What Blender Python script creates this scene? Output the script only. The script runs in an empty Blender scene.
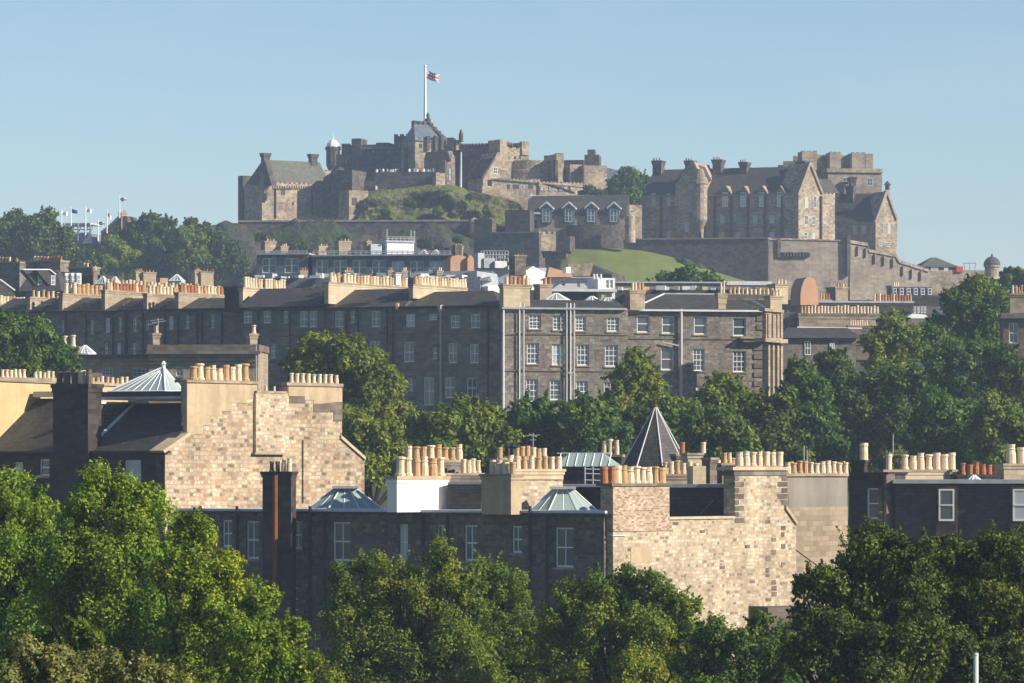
import bpy, bmesh, math, random
import numpy as np
from mathutils import Vector, Matrix
R = math.radians
random.seed(7)
sc = bpy.context.scene
C = sc.collection
S = 4700.0      # pixels per radian of the long lens
HZ = 470.0      # image row of the camera's eye level
# ------------------------------------------------------------ camera, sky, sun
cam = bpy.data.cameras.new('camera'); co = bpy.data.objects.new('camera', cam); C.objects.link(co)
cam.sensor_width = 36; cam.lens = 36 * S / 1024
cam.shift_y = (HZ - 341.5) / 1024
cam.clip_start = 5; cam.clip_end = 9000
co.location = (0, 0, 0); co.rotation_euler = (R(90), 0, 0)
sc.camera = co
SUN_AZ, SUN_EL = 19.0, 29.0          # from the right, slightly towards the camera
w = bpy.data.worlds.new('World'); sc.world = w; w.use_nodes = True
nt = w.node_tree; nt.nodes.clear()
sky = nt.nodes.new('ShaderNodeTexSky'); sky.sky_type = 'NISHITA'; sky.sun_disc = False
sky.sun_elevation = R(SUN_EL); sky.sun_rotation = R(90 + SUN_AZ)
sky.air_density = 1.0; sky.dust_density = 0.0; sky.ozone_density = 4.4; sky.altitude = 100
bg = nt.nodes.new('ShaderNodeBackground'); bg.inputs[1].default_value = 0.070
wo = nt.nodes.new('ShaderNodeOutputWorld')
tc = nt.nodes.new('ShaderNodeTexCoord'); mp = nt.nodes.new('ShaderNodeMapping'); mp.inputs[3].default_value = (14, 14, 45); mp.inputs[1].default_value = (3.1, 0, 0)
cn = nt.nodes.new('ShaderNodeTexNoise'); cn.inputs['Scale'].default_value = 1; cn.inputs['Detail'].default_value = 5
cr = nt.nodes.new('ShaderNodeMapRange'); cr.inputs[1].default_value = .5; cr.inputs[2].default_value = .8; cr.inputs[4].default_value = .22
cm = nt.nodes.new('ShaderNodeMix'); cm.data_type = 'RGBA'; cm.inputs[7].default_value = (5.2, 5.5, 6.2, 1)
nt.links.new(tc.outputs['Generated'], mp.inputs[0]); nt.links.new(mp.outputs[0], cn.inputs['Vector']); nt.links.new(cn.outputs['Fac'], cr.inputs[0])
nt.links.new(cr.outputs[0], cm.inputs[0]); nt.links.new(sky.outputs[0], cm.inputs[6]); nt.links.new(cm.outputs[2], bg.inputs[0]); nt.links.new(bg.outputs[0], wo.inputs[0])
sl = bpy.data.lights.new('sun', 'SUN'); sl.energy = 5.0; sl.angle = R(0.5); sl.color = (1, .90, .76)
so = bpy.data.objects.new('sun', sl); C.objects.link(so)
sd = Vector((math.cos(R(SUN_AZ)) * math.cos(R(SUN_EL)), -math.sin(R(SUN_AZ)) * math.cos(R(SUN_EL)), math.sin(R(SUN_EL))))
so.rotation_euler = sd.to_track_quat('Z', 'Y').to_euler(); so.location = (200, 200, 200)
sc.view_settings.view_transform = 'Standard'; sc.view_settings.look = 'None'
sc.view_settings.exposure = 0.8; sc.view_settings.gamma = 1

# ------------------------------------------------------------ materials
class NT:
    def __init__(s, name):
        s.m = bpy.data.materials.new(name); s.m.use_nodes = True
        s.t = s.m.node_tree; s.t.nodes.clear()
        s.out = s.n('ShaderNodeOutputMaterial'); s.b = s.n('ShaderNodeBsdfPrincipled')
        s.l(s.b.outputs[0], s.out.inputs[0])
    def n(s, k, **kw):
        x = s.t.nodes.new(k)
        for a, v in kw.items(): setattr(x, a, v)
        return x
    def l(s, a, b): s.t.links.new(a, b)
    def uv(s, sx=1, sy=1):
        u = s.n('ShaderNodeUVMap'); mp = s.n('ShaderNodeMapping'); s.l(u.outputs[0], mp.inputs[0])
        mp.inputs[3].default_value = (sx, sy, 1); return mp.outputs[0]
    def noise(s, scale, detail=4, vec=None, rough=.55):
        x = s.n('ShaderNodeTexNoise'); x.inputs['Scale'].default_value = scale
        x.inputs['Detail'].default_value = detail; x.inputs['Roughness'].default_value = rough
        if vec is None:
            g = s.n('ShaderNodeNewGeometry'); vec = g.outputs['Position']
        s.l(vec, x.inputs['Vector']); return x.outputs['Fac']
    def ramp(s, fac, stops, interp='LINEAR'):
        r = s.n('ShaderNodeValToRGB'); r.color_ramp.interpolation = interp
        e = r.color_ramp.elements
        while len(e) < len(stops): e.new(.5)
        for i, (p, c) in enumerate(stops):
            e[i].position = p; e[i].color = tuple(c) + (1,) if not isinstance(c, (int, float)) else (c, c, c, 1)
        s.l(fac, r.inputs[0]); return r.outputs[0]
    def mix(s, fac, a, b, mode='MIX'):
        m = s.n('ShaderNodeMix'); m.data_type = 'RGBA'; m.blend_type = mode
        for sock, v in ((m.inputs[0], fac), (m.inputs[6], a), (m.inputs[7], b)):
            if hasattr(v, 'is_output'): s.l(v, sock)
            elif isinstance(v, (int, float)): sock.default_value = v
            else: sock.default_value = tuple(v) + (1,)
        return m.outputs[2]
    def col(s, c, rough=.8, spec=.3, bump=None, bs=.3, bd=.03):
        if hasattr(c, 'is_output'): s.l(c, s.b.inputs['Base Color'])
        else: s.b.inputs['Base Color'].default_value = tuple(c) + (1,)
        s.b.inputs['Roughness'].default_value = rough
        s.b.inputs['Specular IOR Level'].default_value = spec
        if bump is not None:
            b = s.n('ShaderNodeBump'); b.inputs['Strength'].default_value = bs; b.inputs['Distance'].default_value = bd
            s.l(bump, b.inputs['Height']); s.l(b.outputs[0], s.b.inputs['Normal'])
        return s.m

def rubble(name, cols, mortar, bw=.62, bh=.3, stain=.35, warp=.12, ms=.02):
    """irregular squared rubble: a warped course pattern, each stone its own colour"""
    n = NT(name)
    uv = n.uv()
    wn = n.n('ShaderNodeTexNoise'); wn.inputs['Scale'].default_value = 1.6; wn.inputs['Detail'].default_value = 2; n.l(uv, wn.inputs['Vector'])
    wv = n.n('ShaderNodeVectorMath', operation='MULTIPLY_ADD'); n.l(wn.outputs['Color'], wv.inputs[0])
    wv.inputs[1].default_value = (warp * 4, warp * 2, 0); n.l(uv, wv.inputs[2])
    b = n.n('ShaderNodeTexBrick'); n.l(wv.outputs[0], b.inputs['Vector']); b.squash = .62; b.squash_frequency = 3; b.offset = .37; b.offset_frequency = 2
    b.inputs['Color1'].default_value = (0, 0, 0, 1); b.inputs['Color2'].default_value = (1, 1, 1, 1); b.inputs['Mortar'].default_value = (.5, .5, .5, 1)
    for k, v in (('Scale', 1), ('Mortar Size', ms), ('Mortar Smooth', .3), ('Bias', 0), ('Brick Width', bw), ('Row Height', bh)): b.inputs[k].default_value = v
    k = len(cols); c = n.ramp(b.outputs['Color'], [(i / k, x) for i, x in enumerate(cols)], 'CONSTANT')
    c = n.mix(1.0, c, n.ramp(n.noise(2.6, 6, uv, .75), [(.32, .62), (.62, 1.12)]), 'MULTIPLY')
    c = n.mix(n.ramp(b.outputs['Fac'], [(0, 0.0), (1, .75)]), c, mortar)
    c = n.mix(1.0, c, n.ramp(n.noise(.35, 6), [(.35, 1.0), (.7, 1 - stain)]), 'MULTIPLY')
    stv = n.uv(1.1, .1); c = n.mix(1.0, c, n.ramp(n.noise(1.0, 4, stv), [(.4, 1.0), (.75, 1 - stain * .5)]), 'MULTIPLY')
    return n.col(c, .9, .15, b.outputs['Fac'], -.4, .04)

def ashlar(name, c1, c2, mortar, bw=.7, bh=.33, stain=.4, ms=.02, dark=None, nsc=.25):
    n = NT(name)
    uv = n.uv()
    b = n.n('ShaderNodeTexBrick'); n.l(uv, b.inputs['Vector'])
    b.inputs['Color1'].default_value = (0, 0, 0, 1); b.inputs['Color2'].default_value = (1, 1, 1, 1)
    b.inputs['Mortar'].default_value = (.5, .5, .5, 1)
    for k, v in (('Scale', 1), ('Mortar Size', ms), ('Mortar Smooth', .2), ('Bias', 0), ('Brick Width', bw), ('Row Height', bh)): b.inputs[k].default_value = v
    c = n.mix(b.outputs['Color'], c1, c2)
    c = n.mix(b.outputs['Fac'], c, mortar)
    st = n.ramp(n.noise(nsc, 7, rough=.65), [(.32, 1.0), (.68, 1 - stain)])
    c = n.mix(1.0, c, st, 'MULTIPLY')
    # rain streaks that run down the stone
    stv = n.uv(1.3, .12); c = n.mix(1.0, c, n.ramp(n.noise(1.0, 4, stv), [(.35, 1.0), (.75, 1 - stain * .6)]), 'MULTIPLY')
    return n.col(c, .9, .15, b.outputs['Fac'], -.3, .03)

def plain(name, c, rough=.8, spec=.3, var=.15, nsc=1.2, metal=0):
    n = NT(name)
    f = n.mix(1.0, tuple(c), n.ramp(n.noise(nsc, 6, rough=.65), [(.3, 1.0), (.5, 1 - var * .35), (.72, 1 - var)]), 'MULTIPLY')
    f = n.mix(1.0, f, n.ramp(n.noise(nsc * 7, 3), [(.3, 1 - var * .3), (.7, 1.0)]), 'MULTIPLY')
    if var > .12: f = n.mix(1.0, f, n.ramp(n.noise(1.0, 4, n.uv(1.6, .16)), [(.42, 1.0), (.75, 1 - var * .8)]), 'MULTIPLY')
    n.b.inputs['Metallic'].default_value = metal
    return n.col(f, rough, spec)

def slate_mat(name, c, moss=(.06, .06, .03), rough=.6):
    n = NT(name); uv = n.uv()
    b = n.n('ShaderNodeTexBrick'); n.l(uv, b.inputs['Vector'])
    for k, v in (('Scale', 1), ('Mortar Size', .012), ('Brick Width', .35), ('Row Height', .24)): b.inputs[k].default_value = v
    b.inputs['Color1'].default_value = tuple(x * .7 for x in c) + (1,); b.inputs['Color2'].default_value = tuple(x * 1.35 for x in c) + (1,)
    b.inputs['Mortar'].default_value = (.008, .008, .01, 1)
    cc = n.mix(n.ramp(n.noise(.6, 6), [(.48, 0.0), (.7, .7)]), b.outputs['Color'], moss)
    return n.col(cc, rough, .25, b.outputs['Fac'], -.4, .02)

M = {}
M['rubble_cream'] = rubble('cream_rubble_stone', [(.54, .42, .27), (.58, .47, .32), (.42, .31, .20), (.59, .49, .34), (.50, .38, .24), (.36, .26, .17), (.60, .50, .36), (.54, .42, .28), (.44, .28, .18), (.62, .53, .39), (.48, .38, .26), (.23, .18, .13), (.56, .45, .31), (.52, .41, .28), (.34, .26, .19), (.55, .45, .32), (.57, .43, .28)], (.37, .30, .215), .56, .27, .42, .13, .035)
M['rubble_pale'] = rubble('pale_rubble_stone', [(.56, .44, .29), (.59, .49, .34), (.47, .36, .24), (.60, .51, .37), (.56, .45, .31), (.37, .28, .19), (.62, .53, .40), (.50, .40, .27), (.42, .33, .23), (.58, .47, .33), (.26, .20, .15), (.52, .42, .28), (.44, .33, .21)], (.36, .29, .21), .5, .22, .38, .09, .035)
M['rubble_shaded'] = rubble('shade_darkened_rubble', [(.14, .12, .095), (.19, .16, .12), (.11, .095, .08), (.25, .205, .15), (.16, .14, .11), (.13, .11, .09)], (.16, .14, .11), .5, .25, .4, .15)  # darker brown copy of the rubble, with the rear wall's shade painted in
M['rubble_dark'] = rubble('sooty_rubble_stone', [(.21, .185, .155), (.26, .23, .19), (.165, .145, .125), (.33, .285, .225), (.235, .205, .17), (.19, .165, .14)], (.25, .22, .185), .5, .25, .35)
M['ashlar_dark'] = ashlar('sooty_ashlar', (.14, .125, .108), (.29, .255, .21), (.19, .17, .145), .8, .36, .4)
M['ashlar_brown'] = ashlar('brown_ashlar', (.13, .10, .08), (.25, .20, .155), (.17, .14, .11), .7, .34, .35)
M['ashlar_tan'] = ashlar('tan_ashlar', (.30, .235, .165), (.46, .37, .27), (.28, .23, .17), .7, .33, .35)
M['ashlar_cream'] = ashlar('cream_ashlar', (.46, .37, .24), (.56, .46, .31), (.42, .34, .23), .8, .35, .25)
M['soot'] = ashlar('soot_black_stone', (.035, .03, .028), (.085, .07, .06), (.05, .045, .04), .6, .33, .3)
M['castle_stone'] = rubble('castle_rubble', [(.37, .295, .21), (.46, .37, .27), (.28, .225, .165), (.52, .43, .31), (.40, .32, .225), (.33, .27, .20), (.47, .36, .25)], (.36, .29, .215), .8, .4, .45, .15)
M['castle_dark'] = rubble('castle_dark_shaded_stone', [(.09, .08, .075), (.12, .105, .09), (.075, .067, .06), (.14, .12, .10)], (.11, .095, .085), 1.1, .55, .3)  # dark copy of the castle stone; paints shade onto faces turned from the sun
M['curtain'] = ashlar('curtain_wall_stone', (.29, .24, .19), (.42, .35, .27), (.33, .275, .215), 1.1, .5, .45, nsc=.12)
M['brick'] = ashlar('pale_brick', (.26, .15, .10), (.62, .47, .33), (.42, .35, .27), .30, .115, .35, .014)
M['harl'] = plain('cream_harling', (.47, .365, .235), .95, .1, .3, .8)
M['harl_grey'] = ashlar('grey_harling', (.24, .215, .18), (.26, .235, .2), (.235, .21, .178), 2.6, 1.7, .3, .008)
M['harl_white'] = plain('white_harling', (.78, .75, .70), .9, .2, .08, .8)
M['ochre_wall'] = plain('ochre_wall_paint', (.55, .42, .22), .9, .1, .2, .5)
M['slate'] = slate_mat('dark_slate', (.05, .048, .045), (.085, .072, .038))
M['slate_green'] = slate_mat('green_slate', (.11, .115, .085), (.07, .06, .045))
M['slate_blue'] = slate_mat('blue_slate', (.13, .155, .185), (.10, .11, .11))
M['lead'] = plain('weathered_lead', (.42, .44, .46), .45, .5, .3, 1.5)
M['lead_white'] = plain('bright_zinc', (.66, .66, .66), .6, .4, .2, 1.5)
M['black'] = plain('black_iron', (.012, .012, .014), .5, .4, .1)
M['rust'] = plain('rusty_red_pipe', (.22, .075, .03), .8, .2, .4, 4)
M['white'] = plain('white_paint', (.74, .74, .72), .5, .4, .08)
M['offwhite'] = plain('grey_white_paint', (.5, .52, .53), .6, .4, .12)
M['grey_pipe'] = plain('pale_grey_pipe', (.45, .43, .40), .6, .3, .15)
M['pot_cream'] = plain('cream_clay', (.70, .57, .39), .85, .2, .3, 3)
M['pot_buff'] = plain('buff_clay', (.52, .34, .17), .85, .2, .35, 3)
M['pot_orange'] = plain('orange_clay', (.42, .17, .07), .85, .2, .35, 3)
M['pot_dark'] = plain('sooty_and_shaded_clay', (.16, .13, .10), .9, .2, .35, 3)
M['terracotta'] = plain('terracotta_plaster', (.52, .30, .19), .9, .15, .2, .6)
M['glass'] = NT('window_glass').col((.05, .065, .08), .08, .8)
M['glass_pale'] = NT('window_with_blind').col((.42, .44, .44), .3, .6)
M['roof_glass'] = NT('wired_roof_glass').col((.27, .34, .32), .35, .6)
M['dark_void'] = NT('dark_opening').col((.01, .01, .012), .9, .1)
M['bark'] = plain('bark', (.05, .042, .03), .95, .1, .4, 3)
M['scaffold'] = plain('galvanised_tube', (.35, .36, .37), .4, .5, .2)
M['red_paint'] = plain('red_paint', (.45, .06, .05), .6, .3, .1)
M['flag_blue'] = NT('flag_blue').col((.02, .03, .15), .8); M['flag_red'] = NT('flag_red').col((.5, .03, .04), .8); M['flag_white'] = NT('flag_white').col((.7, .7, .7), .8)
M['skin'] = NT('skin').col((.5, .32, .24), .6)
for nme, cc in (('cloth_white', (.75, .75, .73)), ('cloth_dark', (.03, .035, .05)), ('cloth_green', (.12, .4, .08)), ('cloth_blue', (.15, .25, .45))): M[nme] = NT(nme).col(cc, .8)

def leaf_mat(name, dark, mid, light, trans=.3, nsc=.35):
    n = NT(name)
    g = n.n('ShaderNodeNewGeometry')
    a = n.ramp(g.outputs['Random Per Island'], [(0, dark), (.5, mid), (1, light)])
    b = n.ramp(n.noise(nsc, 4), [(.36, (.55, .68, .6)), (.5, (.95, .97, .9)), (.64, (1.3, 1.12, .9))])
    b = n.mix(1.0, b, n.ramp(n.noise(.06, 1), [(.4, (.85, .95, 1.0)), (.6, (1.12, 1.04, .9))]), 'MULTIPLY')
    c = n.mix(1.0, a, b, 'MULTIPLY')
    n.col(c, .65, .2)
    tr = n.n('ShaderNodeBsdfTranslucent'); tc = n.mix(1.0, c, (1.25, 1.35, .55), 'MULTIPLY'); n.l(tc, tr.inputs[0])
    mx = n.n('ShaderNodeMixShader'); mx.inputs[0].default_value = trans
    n.l(n.b.outputs[0], mx.inputs[1]); n.l(tr.outputs[0], mx.inputs[2]); n.l(mx.outputs[0], n.out.inputs[0])
    return n.m
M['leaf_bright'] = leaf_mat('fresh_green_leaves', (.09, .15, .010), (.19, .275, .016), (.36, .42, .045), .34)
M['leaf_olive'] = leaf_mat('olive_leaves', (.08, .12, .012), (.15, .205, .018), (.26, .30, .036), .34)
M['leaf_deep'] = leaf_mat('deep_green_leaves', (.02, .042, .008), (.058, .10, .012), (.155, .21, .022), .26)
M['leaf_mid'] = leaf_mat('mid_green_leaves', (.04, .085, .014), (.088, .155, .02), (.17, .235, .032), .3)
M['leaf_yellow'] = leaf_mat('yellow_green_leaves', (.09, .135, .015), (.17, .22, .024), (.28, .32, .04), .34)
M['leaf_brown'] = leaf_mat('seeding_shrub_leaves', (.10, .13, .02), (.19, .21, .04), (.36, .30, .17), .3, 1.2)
# ground materials
n = NT('grass'); M['grass'] = n.col(n.ramp(n.noise(.16, 9, rough=.8), [(.3, (.09, .12, .03)), (.55, (.14, .165, .04)), (.75, (.20, .19, .07))]), .9, .1, n.noise(2.0, 4), .5, .2)
n = NT('crag'); M['crag'] = n.col(n.ramp(n.noise(.10, 9, rough=.72), [(.3, (.04, .04, .035)), (.45, (.065, .06, .05)), (.55, (.03, .045, .018)), (.75, (.05, .07, .025))]), .95, .1, n.noise(.5, 6), 1.0, 1.5)
n = NT('grassy_crag'); gg = n.n('ShaderNodeNewGeometry'); sx = n.n('ShaderNodeSeparateXYZ'); n.l(gg.outputs['True Normal'], sx.inputs[0])
turf = n.ramp(n.noise(.22, 8, rough=.7), [(.3, (.05, .065, .02)), (.5, (.12, .145, .03)), (.72, (.17, .17, .06))])
face = n.ramp(n.noise(.30, 9, rough=.75), [(.3, (.03, .035, .02)), (.45, (.055, .06, .025)), (.6, (.10, .085, .05)), (.75, (.16, .13, .09))])
M['grassy_crag'] = n.col(n.mix(n.ramp(sx.outputs['Z'], [(.38, 0.0), (.62, 1.0)]), face, turf), .95, .1, n.noise(.9, 6), 1.0, 1.4)
n = NT('town_ground'); M['town'] = n.col(n.ramp(n.noise(.03, 6), [(.35, (.04, .06, .02)), (.55, (.06, .08, .03)), (.75, (.07, .065, .06))]), .95, .1)

# ------------------------------------------------------------ frames and mesh builder
class Fr:
    """a vertical plane standing at depth Y where image column px0 meets it, its normal turned a degrees to the left"""
    def __init__(s, px0, Y, a):
        a = R(a); s.a = a; s.ox = (px0 - 512) / S * Y; s.oy = Y
        s.ux, s.uy = math.cos(a), -math.sin(a); s.vx, s.vy = math.sin(a), math.cos(a)
    def s(f, px, d=0):
        k = (px - 512) / S; bx = f.ox + f.vx * d; by = f.oy + f.vy * d
        return (k * by - bx) / (f.ux - k * f.uy)
    def y(f, px, d=0): return f.oy + f.vy * d + f.s(px, d) * f.uy
    def z(f, py, px, d=0): return (HZ - py) / S * f.y(px, d)
    def l(f, s, d, z): return (f.ox + f.ux * s + f.vx * d, f.oy + f.uy * s + f.vy * d, z)
    def p(f, px, py, d=0): return f.l(f.s(px, d), d, f.z(py, px, d))

def gz(y):
    return float(np.interp(y, [-600, 0, 300, 360, 480, 600, 800, 900, 940, 1300, 5000], [-20, -18, -16, -9, 2, 10, 22, 27, 30, 26, 0]))

WO = {}
def worg(o): return WO.get(o.name, (0, 0, 0)) if o else (0, 0, 0)

class MB:
    def __init__(s): s.v = []; s.f = []; s.m = []
    def add(s, vs, fs, mi=0):
        b = len(s.v); s.v += [tuple(x) for x in vs]
        for f in fs: s.f.append([b + i for i in f]); s.m.append(mi)
        return s
    def box(s, fr, s0, s1, d0, d1, z0, z1, mi=0):
        vs = [fr.l(a, d, z) for z in (z0, z1) for d in (d0, d1) for a in (s0, s1)]
        return s.add(vs, [(0, 1, 5, 4), (3, 2, 6, 7), (1, 3, 7, 5), (2, 0, 4, 6), (4, 5, 7, 6), (2, 3, 1, 0)], mi)
    def pbox(s, fr, px0, px1, pt, pb, d0, d1, mi=0):
        m = (px0 + px1) / 2
        return s.box(fr, fr.s(px0, d0), fr.s(px1, d0), d0, d1, fr.z(pb, m, d0), fr.z(pt, m, d0), mi)
    def prism(s, fr, pts, d0, d1, mi=0):
        k = len(pts); a = [(fr.s(x, d0), fr.z(y, x, d0)) for x, y in pts]
        vs = [fr.l(q, d0, z) for q, z in a] + [fr.l(q, d1, z) for q, z in a]
        return s.add(vs, [tuple(range(k)), tuple(range(2 * k - 1, k - 1, -1))] + [(i, (i + 1) % k, k + (i + 1) % k, k + i) for i in range(k)], mi)
    def roof(s, fr, px0, px1, ey, ry, dm, d0=0, hl=0, hr=0, over=.25, mi=0):
        m = (px0 + px1) / 2
        s0, s1 = fr.s(px0, d0) - over, fr.s(px1, d0) + over
        ze = fr.z(ey, m, d0); zr = (HZ - ry) / S * (fr.y(m, d0) + fr.vy * (dm - d0)); db = 2 * dm - d0
        if hl + hr > s1 - s0: k = (s1 - s0) / (hl + hr) * .98; hl *= k; hr *= k
        vs = [fr.l(s0, d0 - over, ze), fr.l(s1, d0 - over, ze), fr.l(s1, db + over, ze), fr.l(s0, db + over, ze), fr.l(s0 + hl, dm, zr), fr.l(s1 - hr, dm, zr)]
        return s.add(vs, [(0, 1, 5, 4), (2, 3, 4, 5), (1, 2, 5), (3, 0, 4), (3, 2, 1, 0)], mi)
    def tube(s, p0, p1, r0, r1=None, n=6, mi=0):
        r1 = r0 if r1 is None else r1
        p0, p1 = Vector(p0), Vector(p1); q = (p1 - p0).to_track_quat('Z', 'Y')
        vs = []
        for p, r in ((p0, r0), (p1, r1)):
            for i in range(n):
                vs.append(p + q @ Vector((r * math.cos(2 * math.pi * i / n), r * math.sin(2 * math.pi * i / n), 0)))
        return s.add(vs, [(i, (i + 1) % n, n + (i + 1) % n, n + i) for i in range(n)] + [tuple(range(n - 1, -1, -1)), tuple(range(n, 2 * n))], mi)
    def lathe(s, c, prof, n=10, mi=0, ex=1, ey=1, ph=0):
        vs = [(c[0] + r * ex * math.cos(2 * math.pi * i / n + ph), c[1] + r * ey * math.sin(2 * math.pi * i / n + ph), c[2] + z) for r, z in prof for i in range(n)]
        k = len(prof)
        fs = [(j * n + i, j * n + (i + 1) % n, (j + 1) * n + (i + 1) % n, (j + 1) * n + i) for j in range(k - 1) for i in range(n)]
        return s.add(vs, fs + [tuple(range(n - 1, -1, -1)), tuple(range((k - 1) * n, k * n))], mi)
    def build(s, name, mat, parent=None, label=None, smooth=False, recalc=True):
        if parent is not None: o0 = worg(parent)
        else:
            a = np.array(s.v); o0 = (float((a[:, 0].min() + a[:, 0].max()) / 2), float((a[:, 1].min() + a[:, 1].max()) / 2), float(a[:, 2].min()))
        me = bpy.data.meshes.new(name)
        me.from_pydata([(x - o0[0], y - o0[1], z - o0[2]) for x, y, z in s.v], [], s.f)
        for m in (mat if isinstance(mat, (list, tuple)) else [mat]): me.materials.append(M[m] if isinstance(m, str) else m)
        me.polygons.foreach_set('material_index', s.m)
        if recalc:
            bm = bmesh.new(); bm.from_mesh(me); bmesh.ops.recalc_face_normals(bm, faces=bm.faces); bm.to_mesh(me); bm.free()
        uvl = me.uv_layers.new(name='UVMap')
        Z = Vector((0, 0, 1)); org = Vector(o0)
        for p in me.polygons:
            nn = p.normal
            if abs(nn.z) > .96: t, b = Vector((1, 0, 0)), Vector((0, 1, 0))
            else: t = Z.cross(nn).normalized(); b = nn.cross(t)
            for li in p.loop_indices:
                q = me.vertices[me.loops[li].vertex_index].co + org
                uvl.data[li].uv = (q.dot(t), q.dot(b))
        if smooth:
            for p in me.polygons: p.use_smooth = True
        o = bpy.data.objects.new(name, me); C.objects.link(o)
        if parent is not None: o.parent = parent
        else: o.location = o0
        WO[o.name] = o0
        if label: o['label'] = label
        return o

def thing(name, label, cat, loc, group=None):
    o = bpy.data.objects.new(name, None); C.objects.link(o); o.location = loc; WO[o.name] = tuple(loc)
    o.empty_display_size = .5
    o['label'] = label; o['category'] = cat
    if group: o['group'] = group
    return o
def tag(o, label, cat, group=None):
    o['label'] = label; o['category'] = cat
    if group: o['group'] = group
    return o
def struct(o, kind='structure'): o['kind'] = kind; return o
def building(label, fr, px, cat='building', name='tenement_building', group=None):
    x, y, _ = fr.l(fr.s(px), 0, 0); return thing(name, label, cat, (x, y, gz(y)), group)
def copy_part(src, parent, loc):
    """place a copy of a proto (and its children) under parent at world loc"""
    pass

# windows: cached meshes, placed as part > pane, sill
WC = {}
def win_meshes(w_, h_, style, fm):
    key = (round(w_, 1), round(h_, 1), style, fm)
    if key in WC: return WC[key]
    w_, h_ = key[0], key[1]
    F0 = Fr(512, 0, 0); t = .1 if w_ > .7 else .07
    f = MB(); a = w_ / 2
    f.box(F0, -a, -a + t, 0, .06, 0, h_); f.box(F0, a - t, a, 0, .06, 0, h_)
    f.box(F0, -a + t, a - t, 0, .06, 0, t * 1.3); f.box(F0, -a + t, a - t, 0, .06, h_ - t, h_)
    f.box(F0, -a + t, a - t, -.02, .05, h_ * .5 - .04, h_ * .5 + .04)
    if style == 'grid':
        for q in (-.17, .17): f.box(F0, a * 2 * q - .025, a * 2 * q + .025, .005, .045, t, h_ - t)
        for q in (.25, .75): f.box(F0, -a + t, a - t, .008, .04, h_ * q - .025, h_ * q + .025)
    if style == 'two': f.box(F0, -.03, .03, .005, .045, t, h_ - t)
    if style == 'pair': f.box(F0, -.09, .09, -.01, .055, t, h_ - t)
    g = MB(); g.add([(-a + .02, .035, .02), (a - .02, .035, .02), (a - .02, .035, h_ - .02), (-a + .02, .035, h_ - .02)], [(0, 1, 2, 3)])
    s_ = MB(); s_.box(F0, -a - .12, a + .12, -.28, .05, -.13, -.005)
    r = []
    for mb, nm, mt in ((f, 'window', fm), (g, 'pane', 'glass'), (g, 'pane', 'glass_pale'), (s_, 'sill', 'ashlar_tan')):
        o = mb.build(nm, mt, bpy.data.objects.get('___') or None, recalc=(nm != 'pane'))
        me = o.data; off = o.location.copy()
        me.transform(Matrix.Translation(off)); bpy.data.objects.remove(o); r.append(me)
    WC[key] = r; return r
def obj_of(me, name, parent, loc=(0, 0, 0), rz=0, scale=(1, 1, 1)):
    o = bpy.data.objects.new(name, me); C.objects.link(o); o.parent = parent
    o.location = loc; o.rotation_euler = (0, 0, rz); o.scale = scale; return o
def window(parent, fr, x0, y0, x1, y1, style='two', d=.16, pale=False, sill=True, fm='white', name='window'):
    m = (x0 + x1) / 2; s0, s1 = fr.s(x0), fr.s(x1); zt, zb = fr.z(y0, m), fr.z(y1, m)
    w_, h_ = s1 - s0, zt - zb; ms = win_meshes(w_, h_, style, fm)
    kx, kz = w_ / max(round(w_, 1), .1), h_ / max(round(h_, 1), .1)
    o0 = worg(parent); x, y, z = fr.l((s0 + s1) / 2, d, zb)
    o = obj_of(ms[0], name, parent, (x - o0[0], y - o0[1], z - o0[2]), -fr.a, (kx, 1, kz))
    obj_of(ms[2] if pale else ms[1], 'pane', o)
    if sill: obj_of(ms[3], 'sill', o)
    return o
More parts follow.
